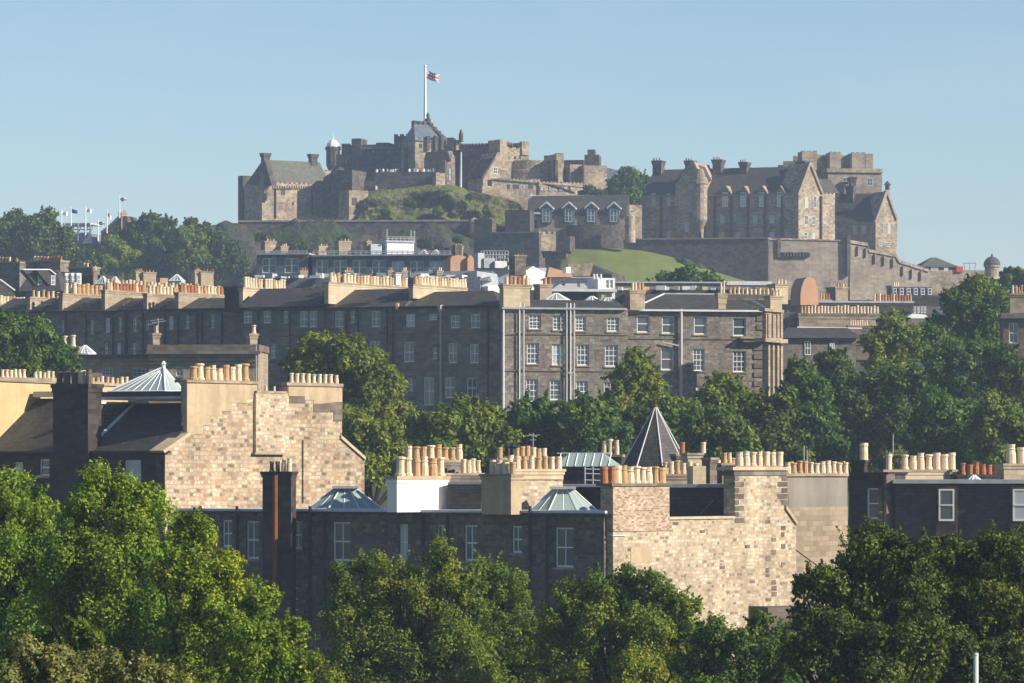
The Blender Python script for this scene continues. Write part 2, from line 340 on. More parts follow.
def facade(parent, fr, px0, px1, pt, zb, wins, depth, mat, style='two', name='wall', label=None, fm='white', pale_p=.25, sill=True):
    """wall with real openings and a window in each; wins = (x0,y0,x1,y1[,style])"""
    m = (px0 + px1) / 2; s0, s1 = fr.s(px0), fr.s(px1); z1 = fr.z(pt, m); mb = MB()
    H = []
    for q in wins:
        c = (q[0] + q[2]) / 2; H.append((fr.s(q[0]), fr.s(q[2]), fr.z(q[3], c), fr.z(q[1], c)))
    ss = sorted({s0, s1} | {a for h in H for a in h[:2] if s0 < a < s1}); zs = sorted({zb, z1} | {a for h in H for a in h[2:] if zb < a < z1})
    for i in range(len(ss) - 1):
        run = None
        for j in range(len(zs) - 1):
            cx, cz = (ss[i] + ss[i + 1]) / 2, (zs[j] + zs[j + 1]) / 2
            hole = any(h[0] < cx < h[1] and h[2] < cz < h[3] for h in H)
            if not hole and run is None: run = zs[j]
            if (hole or j == len(zs) - 2) and run is not None:
                e = zs[j] if hole else zs[j + 1]
                mb.add([fr.l(ss[i], 0, run), fr.l(ss[i + 1], 0, run), fr.l(ss[i + 1], 0, e), fr.l(ss[i], 0, e)], [(0, 1, 2, 3)]); run = None
    for h in H:
        a, b, c, d = h; D = .35
        q = [fr.l(a, 0, c), fr.l(b, 0, c), fr.l(b, 0, d), fr.l(a, 0, d), fr.l(a, D, c), fr.l(b, D, c), fr.l(b, D, d), fr.l(a, D, d)]
        mb.add(q, [(0, 4, 5, 1), (1, 5, 6, 2), (2, 6, 7, 3), (3, 7, 4, 0)])
    q = [fr.l(s0, 0, zb), fr.l(s1, 0, zb), fr.l(s1, 0, z1), fr.l(s0, 0, z1), fr.l(s0, depth, zb), fr.l(s1, depth, zb), fr.l(s1, depth, z1), fr.l(s0, depth, z1)]
    mb.add(q, [(1, 5, 6, 2), (4, 0, 3, 7), (5, 4, 7, 6), (3, 2, 6, 7)])
    o = mb.build(name, mat, parent, label, recalc=False)
    for q in wins:
        window(parent, fr, *q[:4], style=(q[4] if len(q) > 4 else style), pale=random.random() < pale_p, fm=fm, sill=sill)
    return o
def wins_on(parent, fr, wins, style='two', fm='offwhite', d=-.04):
    for q in wins: window(parent, fr, *q[:4], style=(q[4] if len(q) > 4 else style), d=d, sill=False, fm=fm, pale=random.random() < .3)

# chimney pots
PC = {}
def pot_mesh(mt, kind):
    if (mt, kind) in PC: return PC[(mt, kind)]
    mb = MB()
    if kind == 0: pr = [(.45, 0), (.46, .05), (.43, .09), (.40, .78), (.45, .82), (.46, .90), (.43, .93), (.43, 1.0), (.32, 1.0), (.30, .8)]
    elif kind == 1: pr = [(.50, 0), (.50, .12), (.40, .16), (.36, .62), (.36, .84), (.48, .88), (.48, .96), (.38, 1.0), (.30, 1.0), (.28, .8)]
    else: pr = [(.46, 0), (.44, .5), (.36, .7), (.44, .74), (.34, .8), (.40, 1.0), (.28, 1.0), (.26, .8)]
    mb.lathe((0, 0, 0), pr, 10)
    o = mb.build('chimney_pot', mt, None, smooth=False); me = o.data; me.transform(Matrix.Translation(o.location)); bpy.data.objects.remove(o)
    PC[(mt, kind)] = me; return me
def pots(parent, fr, px0, px1, n, pt, pb, d, mats=('pot_cream',), zb=None, jit=.07, fat=.97):
    s0, s1 = fr.s(px0, d), fr.s(px1, d); m = (px0 + px1) / 2; o0 = worg(parent)
    z0 = fr.z(pb, m, d) if zb is None else zb; h = (pb - pt) / S * fr.y(m, d); sp = (s1 - s0) / n
    vis = abs(sp) * fat
    for i in range(n):
        if n > 7 and random.random() < .04: continue
        x, y, z = fr.l(s0 + sp * (i + .5) + random.uniform(-.04, .04) * sp, d, z0)
        r = min(vis, h * .62) * random.uniform(.9, 1.05)
        obj_of(pot_mesh(random.choice(mats), random.choice((0, 0, 1, 2))), 'chimney_pot', parent, (x - o0[0], y - o0[1], z - o0[2]), random.random() * 3, (r * random.uniform(.9, 1.06), r, h * random.uniform(.95 - jit * 1.4, 1.03 + jit))).rotation_euler[1] = random.uniform(-.035, .035)
def stack(parent, fr, px0, px1, pt, pb, depth, mat, pot=None, d0=0, cap='ashlar_tan', capped=.12, name='chimney_stack', label=None, ch=.16, sub=None):
    """chimney stack with a projecting cope; pot=(n, pytop, mats[, px0, px1])"""
    m = (px0 + px1) / 2; s0, s1 = fr.s(px0, d0), fr.s(px1, d0); zt, zb = fr.z(pt, m, d0), fr.z(pb, m, d0)
    mb = MB(); c = capped
    mb.box(fr, s0, s1, d0, d0 + depth, zb, zt - ch, 0)
    mb.box(fr, s0 - c, s1 + c, d0 - c, d0 + depth + c, zt - ch, zt, 1)
    mb.box(fr, s0 - c * .5, s1 + c * .5, d0 - c * .5, d0 + depth + c * .5, zt - ch * 2.2, zt - ch - .002, 0)
    o = mb.build(name, [mat, cap], parent, label)
    if pot:
        a, b = (pot[3], pot[4]) if len(pot) > 3 else (px0 + 1, px1 - 1)
        dm = d0 + depth / 2
        # keep pot columns over the stack although it is deeper than its face
        sa, sb = fr.s(a, dm), fr.s(b, dm)
        pots(o, fr, a, b, pot[0], pot[1], pt, dm, pot[2], zb=zt)
    return o
def part_box(parent, name, mat, fr, px0, px1, pt, pb, d0, d1, label=None): return MB().pbox(fr, px0, px1, pt, pb, d0, d1).build(name, mat, parent, label)
def pipe(parent, fr, px, pt, pb, r=.06, mat='black', d=-.14, name='downpipe'):
    a, b = fr.p(px, pt, d), fr.p(px, pb, d); b = (a[0], a[1], b[2])
    return MB().tube(a, b, r, n=8).build(name, mat, parent)
def line_part(parent, name, mat, pts, r=.05, n=5):
    mb = MB()
    for a, b in zip(pts[:-1], pts[1:]): mb.tube(a, b, r, n=n)
    return mb.build(name, mat, parent)
def crenels(mb, fr, px0, px1, pt, n, hpx, d0, d1, mi=0):
    m = (px0 + px1) / 2; s0, s1 = fr.s(px0, d0), fr.s(px1, d0); w_ = (s1 - s0) / (2 * n - 1); z0 = fr.z(pt, m, d0); h = hpx / S * fr.y(m, d0)
    for i in range(n): mb.box(fr, s0 + 2 * i * w_, s0 + (2 * i + 1) * w_, d0, d1, z0, z0 + h, mi)
def lantern(parent, px, Y, rpx, pb, pt, n=8, top=.18, ey=1.0, ph=0, name='roof_lantern', bar=.05, curb=.25, frame='white'):
    """glazed rooflight: glass slopes, white bars and a curb"""
    c = ((px - 512) / S * Y, Y, (HZ - pb) / S * Y); r = rpx / S * Y; h = (pb - pt) / S * Y
    g = MB().lathe(c, [(r, 0), (r * top, h)], n, ex=1, ey=ey, ph=ph).build(name, 'roof_glass', parent)
    b = MB()
    mlt = 3 if n <= 4 else 2
    def ring(rr, i, k):
        a0 = 2 * math.pi * i / n + ph; a1 = 2 * math.pi * (i + 1) / n + ph; t = k / mlt
        return (c[0] + rr * ((1 - t) * math.cos(a0) + t * math.cos(a1)), c[1] + rr * ey * ((1 - t) * math.sin(a0) + t * math.sin(a1)))
    for i in range(n):
        for k in range(mlt):
            x0, y0 = ring(r, i, k); x1, y1 = ring(r * top, i, k); q = bar if k == 0 else bar * .6
            b.tube((x0, y0, c[2]), (x1, y1, c[2] + h + .02), q, n=4)
        x0, y0 = ring(r, i, 0); x1, y1 = ring(r, i + 1, 0); b.tube((x0, y0, c[2]), (x1, y1, c[2]), bar, n=4)
        x0, y0 = ring(r * top, i, 0); x1, y1 = ring(r * top, i + 1, 0); b.tube((x0, y0, c[2] + h), (x1, y1, c[2] + h), bar, n=4)
    b.build('glazing_bars', frame, g)
    MB().lathe((c[0], c[1], c[2] - curb - .01), [(r * 1.03, 0), (r * 1.03, curb)], n, ex=1, ey=ey, ph=ph).build('curb', 'lead', g)
    return g

# ------------------------------------------------------------ ground and hill
def sheet(name, xs, ys, fz, mat, kind='structure', smooth=True):
    nx, ny = len(xs), len(ys)
    v = [(x, y, fz(x, y)) for y in ys for x in xs]
    me = bpy.data.meshes.new(name)
    me.from_pydata(v, [], [(j * nx + i, j * nx + i + 1, (j + 1) * nx + i + 1, (j + 1) * nx + i) for j in range(ny - 1) for i in range(nx - 1)])
    me.materials.append(M[mat])
    if smooth: me.polygons.foreach_set('use_smooth', [True] * len(me.polygons))
    o = bpy.data.objects.new(name, me); C.objects.link(o); o['kind'] = kind; return o
gx = sorted(set(list(np.linspace(-6000, -300, 12)) + list(np.linspace(-300, 300, 41)) + list(np.linspace(300, 6000, 12))))
gy = sorted(set(list(np.linspace(-600, 0, 7)) + list(np.linspace(0, 1300, 66)) + list(np.linspace(1300, 6000, 12))))
sheet('ground', gx, gy, lambda x, y: gz(y) + .5 * math.sin(x * .05) * math.sin(y * .04), 'town')

from mathutils import noise as mn
def crag(name, prof, Yb, Yt, mat, zb=None, bot=300, step=3, rows=16, amp=3.0, back=140, bulge=0, seed=0, kind='structure', bfun=None):
    """rocky slope: for each column the foot at depth Yb and the crest at depth Yt, crest row from prof; then a plateau behind"""
    p0, p1 = prof[0][0], prof[-1][0]; cols = np.arange(p0, p1 + step, step)
    v = []; nr = rows + 3
    for px in cols:
        top = np.interp(px, [q[0] for q in prof], [q[1] for q in prof])
        yb = Yb if not callable(Yb) else Yb(px); yt = Yt if not callable(Yt) else Yt(px)
        bt = bot if bfun is None else bfun(px)
        for j in range(rows + 1):
            t = j / rows; y = yb + (yt - yb) * (t ** 1.2)
            py = bt + (top - bt) * (t ** .85)
            x = (px - 512) / S * y; z = (HZ - py) / S * y
            k = mn.fractal(Vector((x * .09 + seed, z * .12, y * .09)), .9, 2.1, 5)
            a = amp * math.sin(math.pi * min(t * 1.05, 1)) 
            v.append((x + k * a * .3, y - k * a - bulge * math.sin(math.pi * t), z + k * a * .35 + (.25 * amp * k if t == 1 else 0)))
        x, y, z = v[-1]
        v.append((x, y + back * .5, z - 1)); v.append((x * (1 + back / 1000), y + back, z - 30))
    me = bpy.data.meshes.new(name); k = nr
    me.from_pydata(v, [], [(i * k + j, (i + 1) * k + j, (i + 1) * k + j + 1, i * k + j + 1) for i in range(len(cols) - 1) for j in range(k - 1)])
    me.materials.append(M[mat]); me.polygons.foreach_set('use_smooth', [True] * len(me.polygons))
    o = bpy.data.objects.new(name, me); C.objects.link(o); o['kind'] = kind; return o
crag('castle_rock', [(-60, 270), (60, 270), (120, 262), (180, 248), (205, 232), (225, 226), (262, 226), (345, 228), (400, 232), (440, 228), (480, 234), (520, 236), (545, 240), (700, 242), (740, 290), (765, 300), (1100, 304)], 946, 966, 'crag', bot=322, amp=9)
crag('grassy_crag', [(352, 221), (358, 206), (364, 194), (374, 190.5), (400, 190), (430, 186), (450, 185), (475, 190), (490, 194), (508, 197), (520, 203), (528, 214)], 980, 989, 'grassy_crag', bot=226, amp=5.5, back=40, step=1.5, seed=5, rows=24)
crag('castle_lawn', [(553, 268), (558, 254), (568, 249), (600, 247.5), (640, 250), (680, 258), (715, 270), (745, 279), (760, 284)], 925, 958, 'grass', bot=300, amp=.5, back=8, step=3, seed=9, rows=10)

# ------------------------------------------------------------ the castle
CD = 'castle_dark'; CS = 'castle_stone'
def wallpart(b, fr, x0, x1, pt, pb, depth, mat=CS, n=0, hp=1.6, d0=0, name='wall', label=None, th=1.0):
    mb = MB().pbox(fr, x0, x1, pt, pb, d0, d0 + depth)
    if n: crenels(mb, fr, x0, x1, pt, n, hp, d0 + .02, d0 + th)
    return mb.build(name, mat, b, label)
def roofpart(b, fr, x0, x1, ey, ry, dm, mat='slate', d0=0, hl=0, hr=0, name='roof', over=.25):
    return MB().roof(fr, x0, x1, ey, ry, dm, d0, hl, hr, over).build(name, mat, b)
def cstack(b, fr, x0, x1, pt, pb, d0, depth=1.6, mat=CD, n=0):
    o = stack(b, fr, x0, x1, pt, pb, depth, mat, None, d0, cap=mat, capped=.25, ch=.4)
    if n: pots(o, fr, x0, x1, n, pt - 2.6, pt, d0 + depth / 2, ('pot_buff', 'pot_dark'))
    return o

# tower house at the left end
f = Fr(262, 985, -35); fs = Fr(242, 989, 22)
b = building('square stone tower house with green slate roof at the left end of the castle', f, 262, 'castle building', 'tower_house')
wallpart(b, f, 262, 331, 184, 232, 7, CS, 15, 1.4)
wallpart(b, Fr(243, 996, -35), 243, 266, 176, 236, 2, CD, 0, name='side_wall')
MB().prism(Fr(262, 985, 55), [(246, 184), (262, 161), (265, 161), (272, 186)], -.2, 1.0).build('gable', CD, b)
roofpart(b, f, 271, 329, 185, 161, 3.6, 'slate_green', .4, 0, .6)
cstack(b, f, 264, 270, 153, 178, 3.0, 1.2); cstack(b, f, 311.5, 317.5, 154, 170, 3, 1.2)
mb = MB()
for q in np.arange(266, 330, 2.4): mb.pbox(f, q, q + 1.2, 186, 188.5, -.5, .05)
mb.build('corbel_table', CS, b)
c = f.p(266, 184, -.4); MB().lathe((c[0], c[1], c[2] - 2), [(.3, -1.5), (1.2, 0), (1.2, 3.2), (1.35, 3.3), (.1, 5.2)], 10).build('corner_turret', CS, b)
pipe(b, f, 275.5, 188, 218, .18); pipe(b, f, 312, 190, 215, .18)
wins_on(b, f, [(281, 190, 285, 195), (301, 190, 305, 195), (292, 202, 294, 205), (262.5, 199, 265, 203)], 'plain', 'black')
# link buildings between tower house and citadel
f = Fr(327, 990, 20); b = building('low dark range with a rounded stair wall linking the tower house to the citadel', f, 335, 'castle building', 'castle_range')
wallpart(b, Fr(318, 998, -20), 318, 345, 171, 200, 5, CS, 7, 1.2)
wallpart(b, f, 331, 352, 170, 222, 8, CD, 0, name='stair_wall', d0=-2)
c = f.p(340, 188, 3); MB().lathe((c[0], c[1], c[2] - 8), [(3.2, 0), (3.2, 9), (3.5, 9.2), (3.5, 10.2), (.2, 12.4)], 12).build('stair_turret', CD, b)
wallpart(b, Fr(349, 982, -25), 349, 368, 190.5, 222, 6, CS, 0, name='retaining_wall')
wins_on(b, Fr(349, 982, -25), [(352, 198, 357, 205)], 'plain', 'black')
# citadel
f = Fr(328, 1030, 14); b = building('long dark crenellated citadel range with a small white domed turret', f, 400, 'castle building', 'citadel')
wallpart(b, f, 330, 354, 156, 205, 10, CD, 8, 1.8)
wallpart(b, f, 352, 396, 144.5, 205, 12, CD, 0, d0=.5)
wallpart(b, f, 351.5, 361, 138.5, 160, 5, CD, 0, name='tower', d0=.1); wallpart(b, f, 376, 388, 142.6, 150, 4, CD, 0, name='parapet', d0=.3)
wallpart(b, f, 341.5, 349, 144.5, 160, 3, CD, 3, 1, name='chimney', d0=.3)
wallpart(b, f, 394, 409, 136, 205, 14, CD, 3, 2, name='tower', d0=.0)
c = f.p(333, 156, 1); MB().lathe((c[0], c[1], c[2] - 2), [(.6, -2.2), (1.5, 0), (1.5, 3.2), (1.7, 3.3), (1.7, 4), (1.3, 4)], 10).build('corner_turret', CD, b)
MB().lathe((c[0], c[1], c[2] + 1.9), [(1.5, 0), (1.3, .8), (.7, 1.5), (.12, 1.8), (.05, 3.2)], 10).build('dome', 'white', b)
wins_on(b, f, [(366, 150, 367.6, 153), (372, 150, 373.6, 153), (380, 152, 381.6, 155), (388, 150, 389.6, 153), (357, 149, 358.6, 153), (399, 143, 400.5, 147), (345, 160, 346.5, 164)], 'plain', 'black')
MB().pbox(f, 352, 396, 147.5, 148.6, .2, .6).build('string_course', CS, b)
# gatehouse keep with flagpole
f = Fr(405, 1022, 12); fk = Fr(414, 1018, -22)
k = building('pyramid roofed keep at the very top of the castle below the flagpole', f, 425, 'castle building', 'castle_keep')
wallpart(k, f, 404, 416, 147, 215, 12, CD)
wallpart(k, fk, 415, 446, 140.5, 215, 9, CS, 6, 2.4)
MB().prism(f, [(403, 147), (415, 126), (419, 121), (425, 122), (429, 124), (444, 138), (446, 147)], 3.5, 8).build('gable', CD, k)
MB().roof(fk, 415.5, 441, 141, 124.5, 4.2, -.1, 1.5, 1.5, .2).build('roof', 'slate_blue', k)
mb = MB()
for x, y in ((414, 120.5), (419, 121), (424, 121), (430, 123), (434, 127), (438, 131), (441, 135)): mb.pbox(fk, x, x + 3.2, y, y + 8, 4.2, 5.8)
mb.build('crow_steps', CD, k)
mb = MB(); c = fk.p(428, 121, 5); mb.lathe((c[0], c[1], c[2] - .5), [(.7, 0), (.6, 1), (.3, 1.2), (.45, 1.7), (.1, 2.3)], 8); mb.build('finial', CD, k)
for x in (427, 435, 441): wallpart(k, fk, x, x + 3, 136, 150, 1, CD, 0, name='buttress', d0=-.6)
wins_on(k, fk, [(419, 144, 422, 148), (431, 144, 434, 148)], 'plain', 'black')
wallpart(k, Fr(446, 1024, 12), 446, 462, 146, 215, 9, CD, 5, 1.6, name='side_wall')
wallpart(k, Fr(447, 1020, 12), 447, 453, 137.5, 150, 3, CD, 0, name='cap_house'); wallpart(k, Fr(456, 1020, -20), 456, 461, 140, 150, 2.5, CS, 0, name='cap_house')
c = Fr(461, 1020, 0).p(461, 142, 0); MB().lathe(c, [(.5, 0), (.5, 1.6), (.1, 2.8)], 8).build('pinnacle', CD, k)
# flagpole and union flag
F1 = Fr(425, 1026, 0); p0 = F1.p(425, 124, 0); p1 = F1.p(425.3, 67, 0)
t = thing('flagpole', 'tall white flagpole flying a union flag above the castle keep', 'flagpole', p0)
MB().tube(p0, p1, .34, .2, 8).build('pole', 'white', t)
MB().lathe(p1, [(.15, -.05), (.35, .1), (.3, .35), (.05, .5)], 8).build('truck', 'white', t)
def flag(parent, fr, px, py, wpx, hpx, design, sag=.35, name='flag', d=0):
    x0, y0, z0 = fr.p(px, py, d); sc_ = fr.y(px, d) / S; W, H = wpx * sc_, hpx * sc_; nx, ny = 30, 16
    v = []; o0 = worg(parent)
    for j in range(ny + 1):
        for i in range(nx + 1):
            u, q = i / nx, j / ny
            v.append((x0 + W * u * .97 - o0[0], y0 + .22 * W * math.sin(u * 7) * u ** .5 - o0[1], z0 - H * q - W * sag * u ** 1.2 + .05 * H * math.sin(u * 8 + q) - o0[2]))
    fs, ms = [], []
    for j in range(ny):
        for i in range(nx):
            fs.append((j * (nx + 1) + i, j * (nx + 1) + i + 1, (j + 1) * (nx + 1) + i + 1, (j + 1) * (nx + 1) + i)); ms.append(design((i + .5) / nx, (j + .5) / ny))
    me = bpy.data.meshes.new(name); me.from_pydata(v, [], fs)
    for q in ('flag_blue', 'flag_white', 'flag_red'): me.materials.append(M[q])
    me.polygons.foreach_set('material_index', ms); me.polygons.foreach_set('use_smooth', [True] * len(ms))
    o = bpy.data.objects.new(name, me); C.objects.link(o); o.parent = parent; WO[o.name] = o0; return o
def union(u, v):
    x, y = abs(u - .5) * 2, abs(v - .5)
    if x < .1 or y < .1: return 2
    if x < .17 or y < .17: return 1
    dd = abs(x * .5 - y); return 2 if dd < .035 else (1 if dd < .1 else 0)
def saltire(u, v): return 1 if abs(abs(u - .5) - abs(v - .5)) < .09 else 0
flag(t, F1, 425.6, 70.5, 14.5, 8, union, .32)
# chapel
f = Fr(444, 1006, -15); b = building('small gabled stone chapel just right of the keep', f, 450, 'chapel', 'chapel')
MB().prism(f, [(444, 212), (444, 160), (448, 151), (452, 150.5), (455, 158), (455.5, 212)], 0, 8).build('gable_wall', CS, b)
mb = MB().prism(Fr(426, 1003, 12), [(424, 160), (426, 152), (447, 151), (450, 160)], 3, 7); mb.build('roof', 'slate', b)
wallpart(b, Fr(424, 1003, 12), 424, 445, 160, 200, 6, CD, 0, name='side_wall', d0=2)
wins_on(b, f, [(448.5, 168, 451.5, 181)], 'plain', 'black')
# upper terrace battery with parapet
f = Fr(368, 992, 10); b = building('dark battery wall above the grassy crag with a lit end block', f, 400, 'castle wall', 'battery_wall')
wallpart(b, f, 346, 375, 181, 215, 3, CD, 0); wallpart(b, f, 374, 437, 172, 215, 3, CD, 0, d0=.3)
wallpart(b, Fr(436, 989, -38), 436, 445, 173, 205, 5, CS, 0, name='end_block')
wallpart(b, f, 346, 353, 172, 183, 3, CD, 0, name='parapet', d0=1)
for x in (375, 422): wallpart(b, f, x, x + 1.6, 186, 191, .6, 'white', 0, name='drain_outlet', d0=-.3)
# second, short flagpole
F1 = Fr(460.5, 1000, 0); p0 = F1.p(460.5, 186); p1 = F1.p(461, 152)
tag(MB().tube((p0[0], p0[1], p0[2] - 1), p1, .3, .16, 8).build('flagpole', 'offwhite'), 'short bare pale flagpole in front of the dark citadel wall', 'flagpole')
# great hall block and gabled house
f = Fr(462, 1020, 16); fl = Fr(501, 1014, -30)
b = building('massive dark block with a tall lit tower right of the keep', f, 480, 'castle building', 'great_hall')
wallpart(b, f, 461, 490, 144.5, 215, 14, CD, 9, 1.2); wallpart(b, f, 488, 502, 140.5, 215, 12, CD, 0, name='tower', d0=-.2)
wallpart(b, fl, 500, 507, 139.5, 215, 5, CS, 0, name='tower_face', d0=-.3)
wallpart(b, fl, 506, 529, 148.5, 200, 7, CS, 4, 1.2)
wallpart(b, fl, 522, 529, 142.5, 155, 4, CS, 3, 1, name='bartizan', d0=-.4); wallpart(b, fl, 512, 517, 144.5, 150, 2, CD, 0, name='cap_house', d0=2)
wins_on(b, fl, [(509, 156, 511, 159), (514, 156, 516, 159), (519, 156, 521, 159)], 'plain', 'black')
MB().prism(f, [(455, 190), (458, 176), (485, 152), (494, 152), (494, 190)], -4.5, -1).build('lean_to_roof', 'slate', b)
f = Fr(483, 1004, -28); b = building('stone house with a lit gable and small window below the great hall', f, 492, 'castle building', 'gabled_house')
MB().prism(f, [(483, 215), (483, 176), (495, 158), (497, 152.5), (500, 152.5), (501, 158), (510, 172), (511, 215)], 0, 7).build('gable_wall', CS, b)
MB().prism(f, [(482, 177), (494, 158), (495.5, 158), (484, 178)], -.2, 8).build('roof_edge', CD, b)
wins_on(b, f, [(493, 167, 497.5, 174)], 'two', 'white')
# half-moon battery
b = building('curved half moon battery wall with a string course', Fr(530, 1012, 0), 530, 'castle wall', 'half_moon_battery')
Y = 1020; c = ((531 - 512) / S * Y, Y, (HZ - 190) / S * Y); r = 27 / S * Y
MB().lathe((c[0], c[1], c[2] - 3), [(r * 1.02, 0), (r, 6.3), (r * 1.025, 6.4), (r * 1.025, 7), (r, 7.1), (r, 9.1), (r * .93, 9.1), (r * .93, 8)], 40).build('drum_wall', CS, b)
fr = Fr(556, 1012, -20)
wallpart(b, fr, 555.5, 558, 160, 190, 1.5, CD, 0, name='buttress', d0=-.6)
f = Fr(556, 1012, -20); b = building('cluster of square castle towers with a tall stepped chimney block', f, 580, 'castle building', 'palace_block')
wallpart(b, f, 556.5, 564, 154, 200, 5, CS, 3, 1); wallpart(b, Fr(544, 1024, 10), 544, 556, 155.5, 170, 6, CD, 0, name='rear_block')
wallpart(b, Fr(558, 1015, 15), 558, 571, 164, 200, 5, CD, 0, name='recessed_wall'); wallpart(b, Fr(570, 1012, -20), 570, 582.5, 164.5, 205, 6, CS, 0)
wallpart(b, Fr(563, 1022, 10), 563, 584, 160, 175, 5, 'slate', 0, name='rear_roof'); wallpart(b, Fr(583, 1011, -20), 583.5, 607, 165.5, 210, 7, CS, 0)
wallpart(b, Fr(582, 1010, 10), 582.2, 583.6, 160, 205, 1, CD, 0, name='buttress', d0=-1)
f2 = Fr(584, 1013, 8); wallpart(b, f2, 584.5, 599, 155.5, 172, 4, CD, 3, .8, name='chimney_block'); wallpart(b, f2, 587.5, 594.5, 149.5, 158, 2.6, CD, 0, name='chimney_block', d0=.5)
MB().prism(Fr(600, 1014, -10), [(600, 205), (600, 167), (606, 167.5), (621, 171), (621, 205)], 0, 5).build('side_roof', 'slate_blue', b)
# lower casemate wall, curving
b = building('lit curving casemate wall with small square openings below the half moon battery', Fr(485, 998, -8), 520, 'castle wall', 'casemate_wall')
f = Fr(492, 996, -14); wallpart(b, f, 492, 540, 179.5, 212, 4, CS, 14, 1.1); wallpart(b, Fr(539, 998, -24), 539, 583, 183, 212, 4, CS, 12, 1.1, d0=.1)
wallpart(b, Fr(480, 994, -26), 482, 494, 186, 212, 4, CS, 0)
for x0, x1 in ((507, 510), (513, 519), (523, 526), (528, 533)): wins_on(b, f, [(x0, 184.5, x1, 189)], 'plain', 'castle_dark')
for x0, x1 in ((540, 544), (549, 551), (559, 564), (569, 570.5)): wins_on(b, Fr(539, 998, -24), [(x0, 186.5, x1, 191)], 'plain', 'castle_dark')
MB().prism(f, [(494, 180), (494, 178.8), (541, 183.2), (583, 187), (583, 188)], -.25, .1).build('string_course', CD, b)

# storehouse with four white dormers
f = Fr(530, 962, 6); b = building('long slate roofed storehouse with four white gabled dormers below the citadel', f, 575, 'castle building', 'storehouse')
facade(b, f, 529, 627, 216, 36, [(533, 219, 538, 229)], 11, CS, 'plain', pale_p=0)
roofpart(b, f, 529, 625, 216, 195, 6, 'slate')
MB().prism(Fr(529, 961.8, 6), [(527, 218), (528.5, 193.5), (531, 193.5), (533, 218)], 5.5, 6.4).build('gable_cope', 'offwhite', b)
a_, b_ = f.p(531, 194.8, 6), f.p(622, 196.2, 6); MB().tube((a_[0], a_[1], b_[2] + .1), b_, .22, n=6).build('ridge', 'offwhite', b)
for x in (540.5, 563, 585.5, 608):
    dm = MB().prism(f, [(x, 223), (x, 206), (x + 5.7, 206), (x + 11.5, 206), (x + 11.5, 223)], -.35, 3).build('dormer', 'slate_blue', b)
    MB().prism(f, [(x - 1.2, 207.5), (x + 5.7, 201.3), (x + 12.6, 207.5), (x + 12.6, 209), (x + 5.7, 203.2), (x - 1.2, 209)], -.8, 3.5).build('bargeboard', 'offwhite', dm)
    MB().prism(f, [(x - .5, 207.5), (x + 5.7, 202), (x + 12, 207.5)], -.45, 4).build('dormer_gable', 'slate_blue', dm)
    window(dm, f, x + 2.2, 209, x + 9.2, 222, 'pair', d=-.5, sill=False, fm='offwhite', pale=False)
line_part(b, 'gutter', 'offwhite', [f.p(533, 213.5, -.6), f.p(540, 213.5, -.6)], .25)
cw = f.p(597, 236, -1); MB().lathe((cw[0], cw[1] + 1, cw[2] - 6), [(6.2, 0), (6.2, 8.2), (5.8, 8.2)], 40, ex=1.0, ey=.4).build('bowed_apron_wall', CD, b)  # darker stone puts the shade of the lower storehouse into the colour
c = Fr(630, 955, 0).p(630, 238); MB().lathe((c[0], c[1], c[2] - 1), [(1.1, 0), (1.0, 5.4), (.2, 6)], 14, ).build('end_buttress', CS, b)
f = Fr(627, 968, -15); b = building('plain lit stone wall block between storehouse and barracks', f, 634, 'castle wall', 'link_wall')
wallpart(b, f, 624, 642, 205, 250, 4, CS)
# low battery walls in front
f = Fr(250, 968, 3); b = building('long low dark parapet wall with a round sentry turret along the rock edge', f, 350, 'castle wall', 'parapet_wall')
wallpart(b, f, 238, 480, 221, 240, 1.5, CD, 0); mb = MB(); crenels(mb, f, 300, 345, 221, 12, 3, 0.03, 1); mb.build('crenellation', CD, b)
mb = MB().pbox(f, 238, 480, 220, 221.6, -.2, 1.7); mb.build('cope', 'curtain', b)
for x, w_ in ((296, 4.5), (474, 5)):
    c = f.p(x, 224, -.5); q = w_ / S * 968
    MB().lathe((c[0], c[1], c[2] - 2), [(q * .5, -1.5), (q, 0), (q, 2.2), (q * 1.15, 2.3), (q * .9, 2.9), (q * .2, 3.3)], 12).build('sentry_turret', 'curtain' if x > 400 else CD, b)
f = Fr(470, 952, 16); b = building('dark stepped outer wall right of the grassy crag', f, 500, 'castle wall', 'outer_wall')
wallpart(b, f, 474, 492, 219, 300, 3, CD); wallpart(b, f, 490, 539, 233, 300, 5, CD, d0=-1)
part_box(b, 'cope', 'curtain', f, 489, 539, 231.8, 233.2, -1.2, 1)
wallpart(b, f, 505, 530, 210, 236, 3, CD, 0, name='upper_wall', d0=3)
f = Fr(537, 948, -20); b = building('small lit square bastion beside the lawn with two gun embrasures', f, 550, 'castle wall', 'small_bastion')
wallpart(b, f, 537, 556, 234, 251, 7, CS, 4, 2.2); wallpart(b, Fr(556, 950.5, 15), 556, 570, 236, 251, 4, CD, 0)
wallpart(b, Fr(536, 952, 15), 535, 566, 251, 290, 6, CD, 0, name='base_wall')
# shaded curtain wall above the lawn
f = Fr(565, 962, 12); b = building('long shaded curtain wall running above the green lawn', f, 650, 'castle wall', 'curtain_wall')
wallpart(b, f, 560, 768, 239.5, 292, 4, CD, 0); part_box(b, 'cope', 'curtain', f, 560, 768, 238.2, 239.6, -.25, 4.2)
